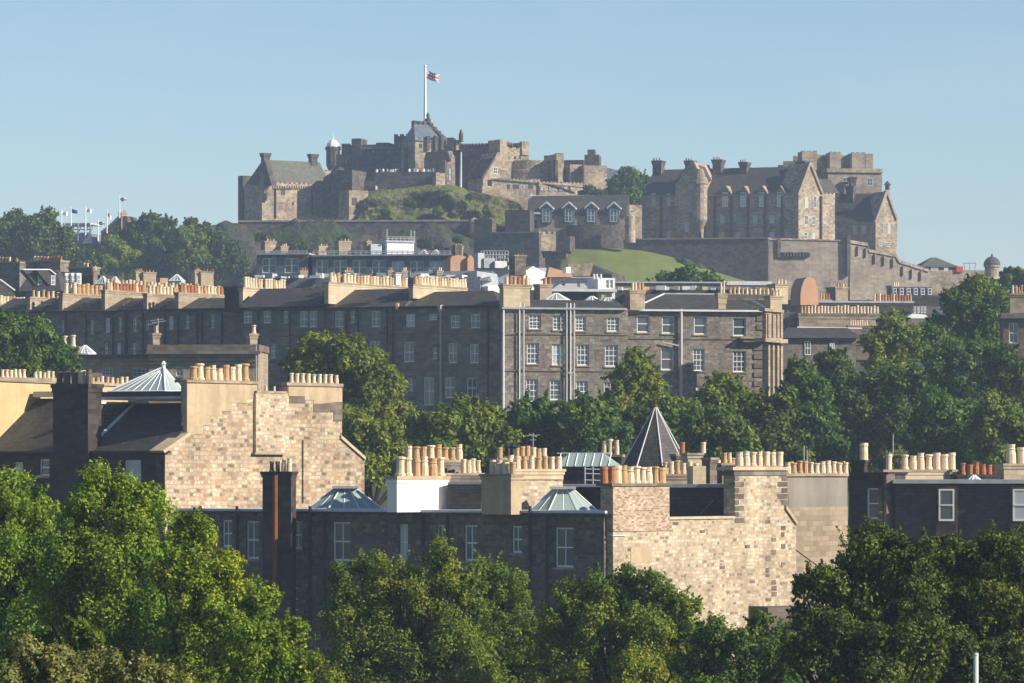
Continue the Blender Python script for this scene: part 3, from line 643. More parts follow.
# barracks
f = Fr(642, 975, 20); g = Fr(800, 962.8, -42)
b = building('great gabled barracks block with tall chimneys and small dormers on the right of the castle', f, 720, 'castle building', 'barracks')
W = []
for x in (651, 666): W += [(x, 193, x + 4.6, 206), (x, 215, x + 5, 223), (x, 231, x + 5, 238.5)]
for x in (719, 735, 752, 769): W += [(x + .5, 215, x + 5.5, 223.5), (x, 232, x + 5.5, 238.5)]
W += [(788, 215, 793, 223.5), (788, 232, 793, 238.5)]
W += [(708, 200, 710.5, 206), (708, 230, 710.5, 236)]
facade(b, f, 641, 801, 195, 40, W, 14, 'castle_stone', 'two', fm='offwhite', pale_p=.5, sill=False, label='shaded stone front of the barracks')
roofpart(b, f, 642, 801, 195, 168, 8.5, 'slate', over=.1)
for x0, x1, y0 in ((652.5, 661, 160.5), (712.5, 721, 159.5), (739.5, 746.5, 162)): cstack(b, f, x0, x1, y0, 180, 6.5, 2.4, CD, 3)
cstack(b, g, 805, 811.5, 161, 180, 4, 2.5, CD, 2)
for i, x in enumerate((722, 740, 758.5, 776.5)):
    dm = MB().prism(f, [(x, 205), (x, 192), (x + 3.7, 186), (x + 7.5, 192), (x + 7.5, 205)], -.25, 5).build('dormer', 'castle_stone', b)
    MB().prism(f, [(x - 1, 192.5), (x + 3.7, 185.5), (x + 8.5, 192.5), (x + 8.5, 193.5), (x + 3.7, 187.3), (x - 1, 193.5)], -.6, 5.4).build('cope', 'curtain', dm)
    window(dm, f, x + .9, 192.5, x + 6.2, 207, 'two', d=-.32, sill=False, fm='white', pale=True)
for x in (661, 714.5, 731, 748, 765, 782): pipe(b, f, x, 196, 240, .28, 'castle_dark', -.15)
for y in (209.5, 227): MB().pbox(f, 641.5, 800, y, y + 1, -.22, .02).build('string_course', 'curtain', b)
MB().pbox(f, 641, 800.5, 194.2, 195.8, -.45, .02).build('eaves_course', 'curtain', b)
# gabled tower on the front
tw = MB().prism(f, [(675.5, 262), (675.5, 182), (689, 162), (694, 162), (701.5, 178), (701.5, 262)], -2.2, 8).build('gabled_tower', 'castle_stone', b)
MB().prism(f, [(674.5, 183), (688.5, 162.5), (690, 162.5), (677, 183)], -2.5, 7).build('skew', CD, tw)
MB().prism(Fr(700, 971, -40), [(700, 178), (694, 164), (705, 167), (712, 181)], -.2, 2).build('tower_roof', 'slate', tw)
cstack(b, f, 685, 692.5, 160.5, 175, 2, 2.4, CD, 3)
wins_on(b, f, [(683, 197, 686.6, 209), (690, 197, 694.2, 211), (682, 221, 685, 228), (688, 223, 692.5, 232), (687, 177, 690, 180)], 'two', 'offwhite', -2.26)
c = f.p(700, 215, -2.2); MB().lathe((c[0], c[1], c[2]), [(.3, -3.6), (1.5, -1), (1.5, 6.2), (1.7, 6.4), (.6, 9.5)], 12).build('round_turret', 'castle_stone', tw, label='sunlit round corner turret')
# east gable, sunlit
W = [(805, 197, 808, 208), (813.5, 196, 816.5, 208), (804.5, 215, 808, 225), (812, 216, 815, 225), (804, 232, 807.5, 239), (812.5, 233, 815, 240), (821, 217, 823.5, 226), (829, 218, 831, 226)]
MB().prism(g, [(798.5, 262), (798.5, 194), (810, 163), (812, 163), (823, 193), (823, 262)], 0, 6).build('east_gable', CS, b, 'tall sunlit gable end of the barracks')
MB().prism(g, [(797.8, 195), (809.8, 162), (812.2, 162), (824, 193.5), (822.3, 194), (811, 165.5), (799.4, 196)], -.35, .8).build('skew', 'curtain', b)
wallpart(b, g, 822.5, 835, 194, 262, 5, CS, 4, 1.2, name='east_wing'); roofpart(b, g, 822, 838, 193, 179, 3, 'slate', 1.0, 0, .5)
wins_on(b, g, W, 'two', 'offwhite')
pipe(b, g, 821, 196, 240, .25)
# rear high block
f = Fr(783, 1010, 6); fe = Fr(836, 1004, -10)
b = building('pale square crenellated block rising behind the barracks', f, 830, 'castle building', 'officers_block')
wallpart(b, fe, 828, 882, 169.5, 235, 12, 'curtain', 0); mb = MB(); mb.pbox(fe, 827, 883, 168.5, 172.5, -.4, 12.4); mb.build('cornice', CS, b)
wallpart(b, f, 783, 832, 161, 190, 8, 'curtain', 0, d0=4)
for x0, x1, y0, y1 in ((802, 817, 151.5, 170), (830, 841, 152.5, 171), (852, 865, 153, 171), (865.5, 873, 154.5, 170)): wallpart(b, fe, x0, x1, y0, y1, 4, 'curtain', 3, .9, name='chimney_block', d0=2)
wallpart(b, fe, 817, 830, 155.5, 171, 2, CS, 3, .8, name='parapet', d0=5); wallpart(b, fe, 841, 853, 156, 171, 2, CS, 3, .8, name='parapet', d0=5); wallpart(b, f, 793, 803, 156.5, 171, 4, CS, 2, .8, name='parapet', d0=5)
wallpart(b, f, 778, 793, 165, 172, 4, 'curtain', 0, name='parapet', d0=7)
wins_on(b, fe, [(843, 177.5, 849, 185), (867, 178, 873, 186)], 'two', 'offwhite')
cstack(b, fe, 851, 856, 177, 200, -3, 2, CD, 1)
# right gabled house
f = Fr(835, 984, 20); g = Fr(875, 980.6, -30)
b = building('slate roofed house with a sunlit gable at the right end of the castle', f, 850, 'castle building', 'gabled_house')
facade(b, f, 833, 876, 222, 40, [(842, 225, 846.5, 234, 'two'), (852, 225, 857, 235), (861, 225, 866, 234)], 10, 'castle_stone', 'two', fm='offwhite', sill=False)
roofpart(b, f, 833, 876, 222, 193.5, 6, 'slate', over=.1); cstack(b, f, 846, 853, 186, 205, 4, 2, CD, 2)
MB().prism(g, [(875.5, 275), (875.5, 221), (886.5, 191.5), (888.5, 191.5), (897.5, 219), (896, 275)], 0, 5).build('gable_wall', CS, b, 'sunlit gable wall')
MB().prism(g, [(874.8, 222), (886.3, 190.5), (888.6, 190.5), (898.3, 219.5), (896.8, 220), (887.5, 194), (876.4, 223)], -.35, .6).build('skew', 'curtain', b)
wins_on(b, g, [(881, 223, 883.5, 234), (888, 223, 890.5, 234), (883.5, 206, 885.5, 210), (879, 241, 882, 246), (887, 242, 890, 247)], 'two', 'offwhite')
c = g.p(887.5, 190, 0); MB().lathe(c, [(.5, 0), (.5, 1), (.8, 1.1), (.1, 1.9)], 8).build('finial', CD, b)
# sunlit bastion and descending curtain
g = Fr(765, 955, -14); b = building('high sunlit bastion wall with corbelled gallery in front of the barracks', g, 800, 'castle wall', 'sunlit_bastion')
wallpart(b, g, 765.5, 848, 252, 300, 14, 'curtain', 0)
MB().prism(g, [(765.5, 252.2), (765.5, 239.5), (781, 239.5), (848, 241), (848, 252.2)], .05, 8).build('parapet', 'curtain', b)
mb = MB()
for x in np.arange(784, 809, 3.1): mb.pbox(g, x, x + 1.7, 253, 256.5, -.8, .1)
mb.pbox(g, 783, 810, 252, 253.4, -.9, .1); mb.build('corbel_gallery', 'castle_dark', b)
part_box(b, 'cope', 'castle_stone', g, 765, 782, 238.6, 240, -.25, 1.2); wallpart(b, g, 777.5, 781, 239, 257, 1, CD, 0, name='buttress', d0=-.5)
MB().prism(g, [(781, 239.6), (781, 238.2), (800, 238.6), (848, 240), (848, 241.2)], -.2, 1).build('string_course', 'castle_stone', b)
wallpart(b, g, 847, 850.5, 235, 275, 2, CD, 0, name='buttress', d0=-1)
g = Fr(850, 962, -24); b = building('pale curtain wall stepping down to the right below the gabled house', g, 890, 'castle wall', 'descending_wall')
MB().prism(g, [(850, 300), (850, 241), (868, 244), (869, 250), (896, 255), (900, 261), (929, 270), (929, 300)], 0, 5).build('wall', 'curtain', b)
MB().prism(g, [(850, 243), (850, 240), (868, 243), (869, 249), (896, 254), (900, 260), (929, 269), (929, 272), (900, 263), (896, 257), (869, 252), (868, 246)], -.3, 1).build('cope', CS, b)
mb = MB()
for x, y in ((858, 246), (866, 248), (875, 254), (884, 256), (893, 258), (903, 266), (912, 269), (921, 271)): mb.pbox(g, x, x + 1.5, y, y + 9, -.5, .05)
mb.build('buttress', 'curtain', b)
# right hand outbuildings
f = Fr(928, 985, -8); b = building('low hip roofed hall with a red shed beyond the end of the castle wall', f, 940, 'hall', 'hall')
wallpart(b, f, 921, 985, 270, 300, 8, CS); wallpart(b, f, 926, 958, 265.5, 272, 8, CD, 0, name='upper_wall', d0=.5)
roofpart(b, f, 922, 958, 267, 257.5, 6, 'slate_green', .2, 3.5, 3.5); part_box(b, 'red_shed', 'red_paint', f, 956.5, 963, 266.5, 272, -.4, 2)
wins_on(b, f, [(931, 268, 938, 271), (944, 268, 948, 271), (966, 273, 970, 277)], 'plain', 'white', -.05)
mb = MB()
for a, c in (((964, 263), (976, 263)), ((964, 263), (965, 270)), ((976, 263), (975, 270)), ((970, 263), (970, 270))): mb.tube(f.p(*a, 1), f.p(*c, 1), .1, n=4)
mb.build('roof_railing', 'scaffold', b)
c = Fr(992, 975, 0).p(992, 283); t = thing('round_turret', 'round stone turret with a dark dome at the far right of the ridge', 'turret', c)
MB().lathe(c, [(1.6, -3), (1.5, 3.2), (1.75, 3.3), (1.75, 3.7)], 14).build('wall', CS, t)
MB().lathe((c[0], c[1], c[2] + 3.71), [(1.8, 0), (1.6, .8), (1.0, 1.5), (.25, 1.8), (.12, 2.4)], 14).build('dome', 'castle_dark', t)

# spectators' stand and flags on the left
f = Fr(64, 980, 15); t = building('grandstand with a sloping blue roof and open steel tiers left of the castle', f, 78, 'grandstand', 'grandstand')
mb = MB(); mb.box(f, f.s(63), f.s(90), 0, 8, f.z(224.6, 75), f.z(223, 75)); mb.build('canopy', 'offwhite', t)
mb = MB()
for y in (226.5, 229.5, 233): mb.tube(f.p(63, y), f.p(91, y), .12, n=4)
for x in (64, 71, 78, 85, 90): mb.tube(f.p(x, 223), f.p(x, 244), .14, n=4); mb.tube(f.p(x, 234, 0), f.p(x + 4, 224, 0), .1, n=4)
mb.build('steel_frame', 'scaffold', t)
MB().prism(f, [(65, 244), (70, 234.5), (88, 233), (92, 244)], .5, 8).build('roof', 'slate_blue', t)
MB().prism(Fr(88, 978, -30), [(83, 243.5), (91, 234), (93, 243.5)], -.3, .3).build('end_panel', 'white', t)
wallpart(t, f, 60, 104, 243.5, 262, 3, CD, 0, name='base_wall', d0=-1)
FL = [(61.5, 211, 240, 'pale', 'slim flagpole with a pale flag left of the grandstand'), (71, 209, 232, 'dark', 'white flagpole with a dark blue flag over the grandstand'), (85.5, 208, 234, 'pale', 'tallest white flagpole with a pale flag over the grandstand'),
      (98, 221, 240, 'saltire', 'thin flagpole with a small flag between grandstand and slate roofed house'), (107, 212, 232, 'red', 'flagpole with a red and white flag left of the red chimney'), (119.5, 197, 217, 'saltire', 'white flagpole with a blue saltire flag beside the red chimney')]
for i, (x, y0, y1, kd, lb) in enumerate(FL):
    F1 = Fr(x, 972, 0); a, c = F1.p(x, y1 + 1), F1.p(x, y0 - 2)
    t = thing('flagpole', lb, 'flagpole', a, 'flagpoles left of the castle'); MB().tube(a, c, .16, .1, 6).build('pole', 'white', t)
    ds = {'pale': lambda u, v: 1, 'dark': lambda u, v: 0, 'saltire': saltire, 'red': lambda u, v: 2 if u < .5 else 1}[kd]
    flag(t, F1, x + .3, y0, 6.2 if kd != 'red' else 4, 3.6, ds, .25 if kd != 'red' else 1.1)
f = Fr(102, 975, 12); b = building('slate roofed house with a red brick chimney among the trees left of the castle', f, 115, 'house', 'house')
MB().prism(f, [(101, 262), (101, 231), (112, 223), (119, 216), (127, 216), (130, 262)], 0, 7).build('wall', CD, b)
MB().prism(f, [(100.5, 232), (112, 222), (119, 215), (120, 217), (112, 224), (101, 234)], -.4, 7.2).build('roof', 'slate_blue', b)
stack(b, Fr(121.5, 974, -30), 121.5, 127, 212.5, 232, 1.4, 'terracotta', (2, 210.3, ('pot_orange',)), capped=.15, cap='terracotta')


# ------------------------------------------------------------ town roofs below the castle (600 m)
PM = ('pot_cream', 'pot_buff', 'pot_cream'); PW = ('pot_cream',); PB = ('pot_buff', 'pot_orange', 'pot_cream')
f = Fr(258, 610, 10); b = building('long slate mansard block with a row of tall white dormer windows below the castle rock', f, 350, 'apartment building')
facade(b, f, 257, 308, 254, 8, [(262, 258, 276, 273, 'pair'), (284.5, 258, 298.5, 273, 'pair')], 9, 'slate_blue', fm='white', pale_p=.45, sill=False)
facade(b, f, 312.5, 452, 255, 8, [(316, 260, 328, 274, 'pair'), (333.5, 260, 346.5, 274, 'pair'), (352.5, 260, 366, 274.5, 'pair'), (372, 260, 385.5, 275, 'pair'), (391.5, 261, 404, 275, 'pair'), (410, 261, 423.5, 275, 'pair'), (429, 261, 441.5, 275, 'pair')], 9, 'slate_blue', fm='white', pale_p=.45, sill=False)
part_box(b, 'gutter', 'lead', f, 256, 309, 253, 254.6, -.4, 9.2); part_box(b, 'gutter', 'lead', f, 311.5, 453, 254.2, 255.8, -.4, 9.2)
part_box(b, 'wall_strip', 'slate', f, 307.5, 313, 256, 300, .5, 8)
for x0, x1, y in ((265, 276, 241), (281, 288, 246), (319, 329, 246), (339, 351, 241), (454, 463, 246)): stack(b, Fr(x0, 612, -30), x0, x1, y, 256, 1.2, 'ashlar_tan', (3, y - 2.5, PB), capped=.1)
g = Fr(386, 611, -25); part_box(b, 'plant_room', 'lead_white', g, 387, 414, 242, 257, 0, 4); part_box(b, 'plant_room_roof', 'lead', g, 386, 415, 240.6, 242.1, -.2, 4.3)
part_box(b, 'water_tank', 'offwhite', Fr(371, 611, -10), 371, 382, 244, 256, 0, 3); stack(b, Fr(368, 612, -30), 367, 371, 241, 256, 1, 'ashlar_tan', (2, 239, PB))
for x, y in ((387, 229), (411, 230), (414.5, 231)): line_part(b, 'mast', 'scaffold', [g.p(x, 242, 1), g.p(x, y, 1)], .09)
def railing(b, fr, x0, x1, pt, pb, n, d=0, r=.05, mat='scaffold', slope=0):
    mb = MB(); yy = lambda x: slope * (x - x0) / (x1 - x0)
    for k in (0, .5): mb.tube(fr.p(x0, pt + (pb - pt) * k, d), fr.p(x1, pt + (pb - pt) * k + slope, d), r, n=4)
    for i in range(n + 1):
        x = x0 + (x1 - x0) * i / n; mb.tube(fr.p(x, pt + yy(x), d), fr.p(x, pb + yy(x), d), r, n=4)
    return mb.build('railing', mat, b)
railing(b, g, 388, 413, 237, 240.5, 6, .3); railing(b, f, 257, 307, 251, 253.4, 12, .2); railing(b, f, 313, 450, 251, 254.4, 26, .2)
for x in (398, 424, 436): lantern(b, x, 613, 6, 255, 250, 4, .15, .8, R(20), 'rooflight', .05)
# barrel cowled stacks and slate roofs in front of the mansard
f = Fr(410, 585, 12); b = building('blue slate roof with two big rounded terracotta chimney heads', f, 440, 'apartment building')
wallpart(b, f, 408, 480, 280, 320, 9, 'ashlar_dark'); roofpart(b, f, 404, 486, 281, 271, 5, 'slate_blue', 0, .5, .5)
MB().prism(Fr(476, 584, -40), [(477, 300), (477, 271), (497, 274), (501, 300)], -.3, 1.5).build('side_slope', 'lead', b); MB().prism(Fr(488, 583, -30), [(488, 302), (488, 286), (501, 285), (501, 302)], -.3, 1.5).build('white_wall', 'harl_white', b)
for x0, x1 in ((450.5, 467), (467.5, 474)):
    g = Fr(x0, 590, -15); MB().prism(g, [(x0, 275), (x0, 259), (x0 + 1.5, 256), ((x0 + x1) / 2, 255), (x1 - 1.5, 256.5), (x1, 260), (x1, 275)], 0, 2).build('chimney_head', 'terracotta', b)
part_box(b, 'capping', 'castle_dark', Fr(455, 592, -20), 455, 462, 245, 256, 0, 1)
stack(b, Fr(569 / 1.0 - 0, 570, -20), 564, 565, 290, 300, .5, 'ashlar_tan') if False else None
# roofs right of it with railings and plant
f = Fr(482, 600, 8); b = building('flat lead roofed block with railings and white roof plant', f, 500, 'apartment building')
wallpart(b, f, 476, 552, 268, 320, 12, 'lead_white'); railing(b, f, 481, 508, 251, 258, 9, 1, .06); railing(b, f, 481, 508, 255, 262, 7, 0, .06)
for x0, x1, y0, y1, mt in ((478, 484, 253, 268, 'offwhite'), (484, 495, 258, 268, 'lead'), (495, 507, 261, 268, 'lead_white'), (508, 520, 266, 270, 'lead'), (528, 549, 269, 276, 'lead_white')):
    part_box(b, 'roof_plant', mt, Fr(x0, 599, -20), x0, x1, y0, y1, 0, 2)
MB().prism(Fr(526, 596, -20), [(524, 272), (533, 266), (552, 276), (552, 290), (524, 290)], 0, 2).build('gable_parapet', 'harl_white', b)
stack(b, Fr(514, 594, -20), 515, 526, 255, 275, 2.2, 'ashlar_brown', (2, 252.5, ('pot_orange',)))
f = Fr(570, 640, 14); b = building('dark slate hip roofed shed at the foot of the green lawn', f, 590, 'shed')
wallpart(b, f, 566, 612, 274, 300, 8, CD); roofpart(b, f, 563, 608, 275, 262, 5, 'slate', 0, 3, 5); MB().prism(Fr(568, 637, -10), [(568, 276), (568, 264), (594, 262.5), (590, 276)], -.5, .5).build('side_wall', 'castle_stone', b)
f = Fr(548, 580, -6); b = building('white dormered top storey with an orange parapet and a glazed box room', f, 580, 'apartment building')
facade(b, f, 550, 600, 278, 8, [(553, 280, 557, 286), (561, 280, 565, 286), (577, 280, 580, 287), (585, 280, 589, 287)], 8, 'offwhite', sill=False, pale_p=.3)
MB().prism(Fr(548, 578, -15), [(547, 277), (549, 267), (571, 273), (573, 277)], 0, 1).build('parapet', 'terracotta', b); part_box(b, 'roof_plant', 'harl_white', Fr(565, 576, -20), 566, 571, 267, 273, 0, 1)
facade(b, Fr(598, 574, -18), 598, 615, 278, 8, [(606, 280, 609, 288), (610, 280, 613, 288)], 4, 'lead_white', sill=False, name='box_room'); part_box(b, 'flat_roof', 'lead_white', Fr(550, 572, -6), 548, 617, 289, 291.5, -1, 6)
part_box(b, 'lower_wall', 'slate', Fr(540, 574, -6), 540, 625, 291, 330, 0, 8); part_box(b, 'flat_roof', 'lead', f, 548, 600, 276.8, 278, -.5, 8)
for x in (594, 597, 601): part_box(b, 'flue', 'white', Fr(x, 573, -20), x, x + 1, 274, 279, 0, .4)
f = Fr(300, 585, 6); b = building('jumble of pale flat roofs and low boxes between the mansard block and the middle terrace', f, 380, 'apartment building')
wallpart(b, f, 250, 480, 277, 320, 8, 'slate_blue'); random.seed(21)
for i in range(26):
    x = 256 + i * 8.6 + random.uniform(-2, 2); w_ = random.uniform(4, 11); y = random.uniform(272.5, 276.5)
    part_box(b, random.choice(('roof_box', 'roof_vent', 'skylight_box')), random.choice(('lead', 'lead_white', 'slate_blue', 'offwhite', 'ashlar_tan')), Fr(x, 584 + random.uniform(-3, 3), random.choice((-25, 6, 20))), x, x + w_, y, 278, 0, random.uniform(1, 2.5))
for x in (300, 345, 388, 402, 437): stack(b, Fr(x, 587, -25), x, x + random.uniform(5, 9), 270.5, 280, 1, random.choice(('ashlar_tan', 'ashlar_brown')), (2, 267, PB), capped=.08)
f = Fr(620, 575, -6); b = building('grey roofs with skylights and small stacks behind the hip roofed pavilion', f, 690, 'apartment building')
wallpart(b, f, 612, 775, 289.5, 320, 8, 'slate')
for i in range(16):
    x = 616 + i * 9.6 + random.uniform(-2, 2); part_box(b, 'roof_box', random.choice(('lead', 'lead_white', 'slate_blue', 'harl')), Fr(x, 574 + random.uniform(-2, 2), random.choice((-25, 6))), x, x + random.uniform(4, 10), random.uniform(285.5, 288.5), 290, 0, 2)
# more town roofs between and behind the middle terrace
f = Fr(615, 600, -5); b = building('low grey stone range with a flat parapet behind the leafy tree', f, 640, 'apartment building')
wallpart(b, f, 612, 780, 283, 330, 10, 'harl_grey'); part_box(b, 'cope', 'lead', f, 612, 780, 281.6, 283.2, -.3, 10)
part_box(b, 'skylight_box', 'lead_white', Fr(740, 590, -5), 727, 772, 281.2, 285, 0, 4)
# long pot-topped party stacks on the right
f = Fr(800, 560, -8); b = building('tan terrace crowned by one very long stack with two dozen pots', f, 840, 'terrace')
stack(b, f, 799, 880, 313.3, 340, 2, 'ashlar_tan', (24, 305.3, PM), cap='ashlar_dark', ch=.3)
stack(b, f, 810, 913, 300.8, 312, 2.5, 'slate', (14, 293.6, PB, 873, 912), d0=8, cap='lead', ch=.25); o = stack(b, f, 816, 831, 299.5, 304, 1.5, 'ashlar_dark', (5, 293.2, PB), d0=10)
stack(b, Fr(835, 575, -30), 835.5, 848, 287, 304, 2, 'ashlar_tan', (4, 282.8, PB)); stack(b, f, 848.5, 869, 325.2, 345, 1, 'ashlar_brown', (8, 320, PW), d0=-3)
MB().prism(Fr(801, 556, -20), [(800.5, 305), (800.5, 295), (801.5, 287), (804.5, 279.5), (807, 277.5), (813, 277.8), (815.5, 281), (818.5, 294.5), (818.5, 305)], 0, 3).build('curved_gable', 'terracotta', b, 'salmon coloured curved gable')
wallpart(b, f, 790, 935, 318, 360, 10, 'ashlar_brown', d0=.6)
f = Fr(786, 520, -6); b = building('slate roofed house with a white ridge half hidden behind dark trees', f, 820, 'terrace')
roofpart(b, f, 780, 858, 338, 327.5, 5, 'slate', 0, 2, .5); wallpart(b, f, 782, 856, 338, 380, 9, 'ashlar_dark', d0=.3)
ln = f.p(797, 327.4, 5), f.p(862, 328.4, 5); line_part(b, 'ridge', 'white', ln, .09); wins_on(b, f, [(805, 341, 811, 355), (830, 343, 835, 356)], 'two', 'white', .2)
f = Fr(890, 600, -4); b = building('row of blue grey box dormers with a white capped stack below the castle wall', f, 905, 'apartment building')
wallpart(b, f, 889, 955, 294, 330, 8, 'slate_blue')
for x in (891, 898, 905, 912, 919, 926): 
    dm = MB().pbox(f, x, x + 6, 287, 296, -.6, 3).build('dormer', 'slate_blue', b); window(dm, f, x + 1, 288.5, x + 5, 295, 'plain', d=-.68, sill=False)
stack(b, Fr(892, 604, -30), 892, 900, 285.5, 296, 1.2, 'ashlar_cream', (3, 281.5, PW)); part_box(b, 'roof_slope', 'slate', Fr(910, 592, -4), 911, 940, 296, 306, 0, 2)
wins_on(b, Fr(910, 585, -4), [(914, 306.5, 916, 313), (917.5, 306.5, 919.5, 313), (921, 306.5, 923, 313), (924, 306.5, 926, 313)], 'plain', 'white')
part_box(b, 'bay_wall', 'ashlar_brown', Fr(911, 588, -4), 911, 930, 306, 350, 0, 6); MB().prism(Fr(911, 580, -10), [(908, 316.5), (913, 313.5), (925, 314.5), (931, 319), (931, 321), (908, 318.5)], 0, 2).build('bay_roof', 'white', b)
f = Fr(1000, 500, 4); b = building('tan stone block with a heavy cornice at the right edge behind trees', f, 1015, 'terrace')
facade(b, f, 1003, 1050, 318, 4, [(1009, 323, 1018, 343), (1009, 353, 1018, 375)], 10, 'ashlar_brown'); part_box(b, 'cornice', 'ashlar_dark', f, 1001, 1052, 313, 318.2, -.5, 10.5)
stack(b, f, 1010, 1050, 293.5, 314, 2, 'ashlar_tan', (12, 285.5, PB), d0=1)

# left town roofs
f = Fr(0, 600, 20); b = building('soot dark party wall stack topped with buff pots at the left edge', f, 10, 'terrace')
stack(b, f, -15, 19.5, 262, 300, 2.2, 'ashlar_dark', (8, 257, PB, -6, 22)); wallpart(b, f, -15, 40, 288, 320, 6, 'slate', d0=-3)
MB().prism(Fr(0, 570, -20), [(-20, 292), (-10, 278), (1, 280), (15, 291), (15, 300), (-20, 300)], 0, 4).build('roof', 'slate', b); line_part(b, 'hip', 'white', [Fr(0, 568, 0).p(0, 279.5), Fr(0, 568, 0).p(15, 290.5)], .1)
f = Fr(25, 590, 24); b = building('slate roofed attic with two white edged dormers between dark stacks', f, 42, 'terrace')
stack(b, f, 26, 60, 260.5, 300, 2.2, 'ashlar_dark', (9, 255.6, PB, 33, 63)); f2 = Fr(22, 575, 10); roofpart(b, f2, 20, 60, 291, 269, 5, 'slate', 0, .5, 2)
for x in (37, 50):
    g = Fr(x, 570, -25); dm = MB().prism(g, [(x - 14, 270), (x, 270), (x + 6, 275), (x + 6, 286), (x, 286)], 0, 1.5).build('dormer', 'slate', b)
    line_part(dm, 'flashing', 'white', [g.p(x - 14, 269.6, -.1), g.p(x, 269.6, -.1), g.p(x + 6, 274.6, -.1)], .09); window(dm, g, x + .8, 275.5, x + 5, 285, 'two', d=-.08, sill=False)
f = Fr(64, 588, 22); b = building('attic roofs with bright white dormer windows beside a dark stack with cowls', f, 80, 'terrace')
part_box(b, 'wall', 'slate', f, 62, 100, 275, 315, 0, 6)
for x in (65, 71, 76.5): g = Fr(x, 580, -25); dm = MB().pbox(g, x, x + 5, 273, 288, 0, 2).build('dormer', 'lead_white', b); window(dm, g, x + .8, 275, x + 4.2, 284, 'two', d=-.08, sill=False)
stack(b, f, 69, 92.5, 267, 300, 2, 'ashlar_dark', (2, 262.5, PW, 83, 89)); stack(b, Fr(92.5, 586, -20), 93.5, 98, 270, 300, 1.5, 'ashlar_tan', (2, 265.5, PB))
lantern(b, 103, 575, 8, 284, 276.5, 4, .1, 1, R(20)); lantern(b, 115, 578, 8, 285, 277, 4, .1, 1, R(20))
f = Fr(134, 560, -25); b = building('pair of cream stacks and a small white pyramid rooflight behind the left terrace', f, 145, 'terrace')
part_box(b, 'wall', 'ashlar_brown', Fr(125, 562, 20), 120, 235, 288, 320, 0, 4)
for x0, x1, y in ((136, 143, 270.5), (143.5, 156, 272), (195, 201, 270), (201, 213.5, 271.5)): stack(b, Fr(x0, 560, -20), x0, x1, y, 292, 1.6, 'ashlar_cream', (3, y - 2.2, PB), capped=.08)
lantern(b, 177, 550, 9, 281, 274.5, 4, .05, 1, R(30), frame='white'); part_box(b, 'stack_head', 'terracotta', Fr(163, 555, -20), 160, 168, 278, 288, 0, 1.5)

# ------------------------------------------------------------ middle terrace, left half (shaded)
TW = [(243, 310, 252, 323), (263, 310, 271, 323), (283, 311, 288, 323), (299.5, 311, 307.5, 327), (309, 311, 317, 327), (334.5, 311, 343.5, 327), (350, 311, 355, 323), (371, 311, 380, 327), (405.5, 314, 415, 327), (428, 314, 437, 320), (450, 315, 460, 328), (470, 314, 480, 328),
      (270, 344, 276, 358), (369, 341, 380, 357), (403.5, 342, 414, 362), (432, 347, 437, 359), (448, 343, 457, 363), (469.5, 344, 478.5, 363), (423.5, 377, 434, 405), (444.5, 377, 455, 398), (466.5, 378, 476.5, 398), (408, 378, 413, 391)]
f = Fr(503, 480, 26); gA = -60
b = building('shaded sooty half of the long middle terrace left of the tall white downpipe', f, 400, 'terrace')
facade(b, f, 243, 502, 308, 0, TW, 9, 'ashlar_dark', 'two', fm='white', pale_p=.12)
part_box(b, 'gutter', 'black', f, 243, 503, 306.8, 308.6, -.35, 1); part_box(b, 'string_course', 'ashlar_brown', f, 243, 502, 334, 335.3, -.08, .1); part_box(b, 'string_course', 'ashlar_brown', f, 243, 502, 369.5, 370.6, -.08, .1)
roofpart(b, f, 240, 316, 307, 288, 4.5, 'slate', -.1, 0, .5, over=.1); roofpart(b, f, 328, 404, 307, 289, 4.5, 'slate', -.1, 0, .5, over=.1); roofpart(b, f, 398, 500, 308, 291, 4.5, 'slate', -.2, 2, 3.2, over=.1)
def party(b, x0, x1, pt, pb, n, pp, Y, mat='ashlar_tan', dep=.5, mats=PM, a=gA, **k):
    g = Fr(x0, Y, a); return stack(b, g, x0, x1, pt, pb, dep, mat, (n, pp, mats), capped=.1, **k)
party(b, 243, 286, 288.5, 306, 16, 278.3, 497, 'ashlar_cream'); party(b, 328.5, 408, 284.3, 306, 24, 275.3, 488, 'ashlar_cream'); party(b, 413, 467, 286, 300, 18, 277, 486, 'ashlar_cream')
stack(b, Fr(397, 486, -20), 396, 401, 272, 285, .7, 'harl_white')
for x, mt in ((290, 'black'), (325, 'black'), (347, 'black'), (358, 'black'), (387, 'black'), (393, 'black'), (440.5, 'grey_pipe'), (488, 'black'), (263.5 - 5, 'black')): pipe(b, f, x, 309, 430, .09, mt, -.2)
MB().lathe(f.p(440.5, 309, -.25), [(.1, -.4), (.3, 0), (.3, .4), (.1, .4)], 4).build('hopper', 'grey_pipe', b); MB().lathe(f.p(397, 306, -.3), [(.1, -.4), (.25, 0), (.25, .3)], 6).build('hopper', 'harl', b)
f = Fr(243, 503, 26); b = building('shaded left stretch of the middle terrace with stepped cream party stacks', f, 130, 'terrace')
TW = [(61, 320, 64, 333), (83, 321, 86, 331), (90, 320, 93.5, 333.5), (105, 318, 110, 332.5), (118, 317, 122, 332), (132.5, 317, 137, 331.5), (145.5, 320, 149, 330), (168.5, 316, 173.5, 329.5), (185, 315.5, 189.5, 328.5), (210, 314, 214.5, 328), (104.5, 343, 108, 354), (116.5, 343, 121, 354), (132, 343, 136, 354), (40, 322, 44, 334), (150, 342, 155, 350)]
facade(b, f, -20, 243, 311, -2, TW, 9, 'ashlar_dark', 'two', pale_p=.2)
part_box(b, 'gutter', 'black', f, -20, 243, 309.8, 311.6, -.35, 1)
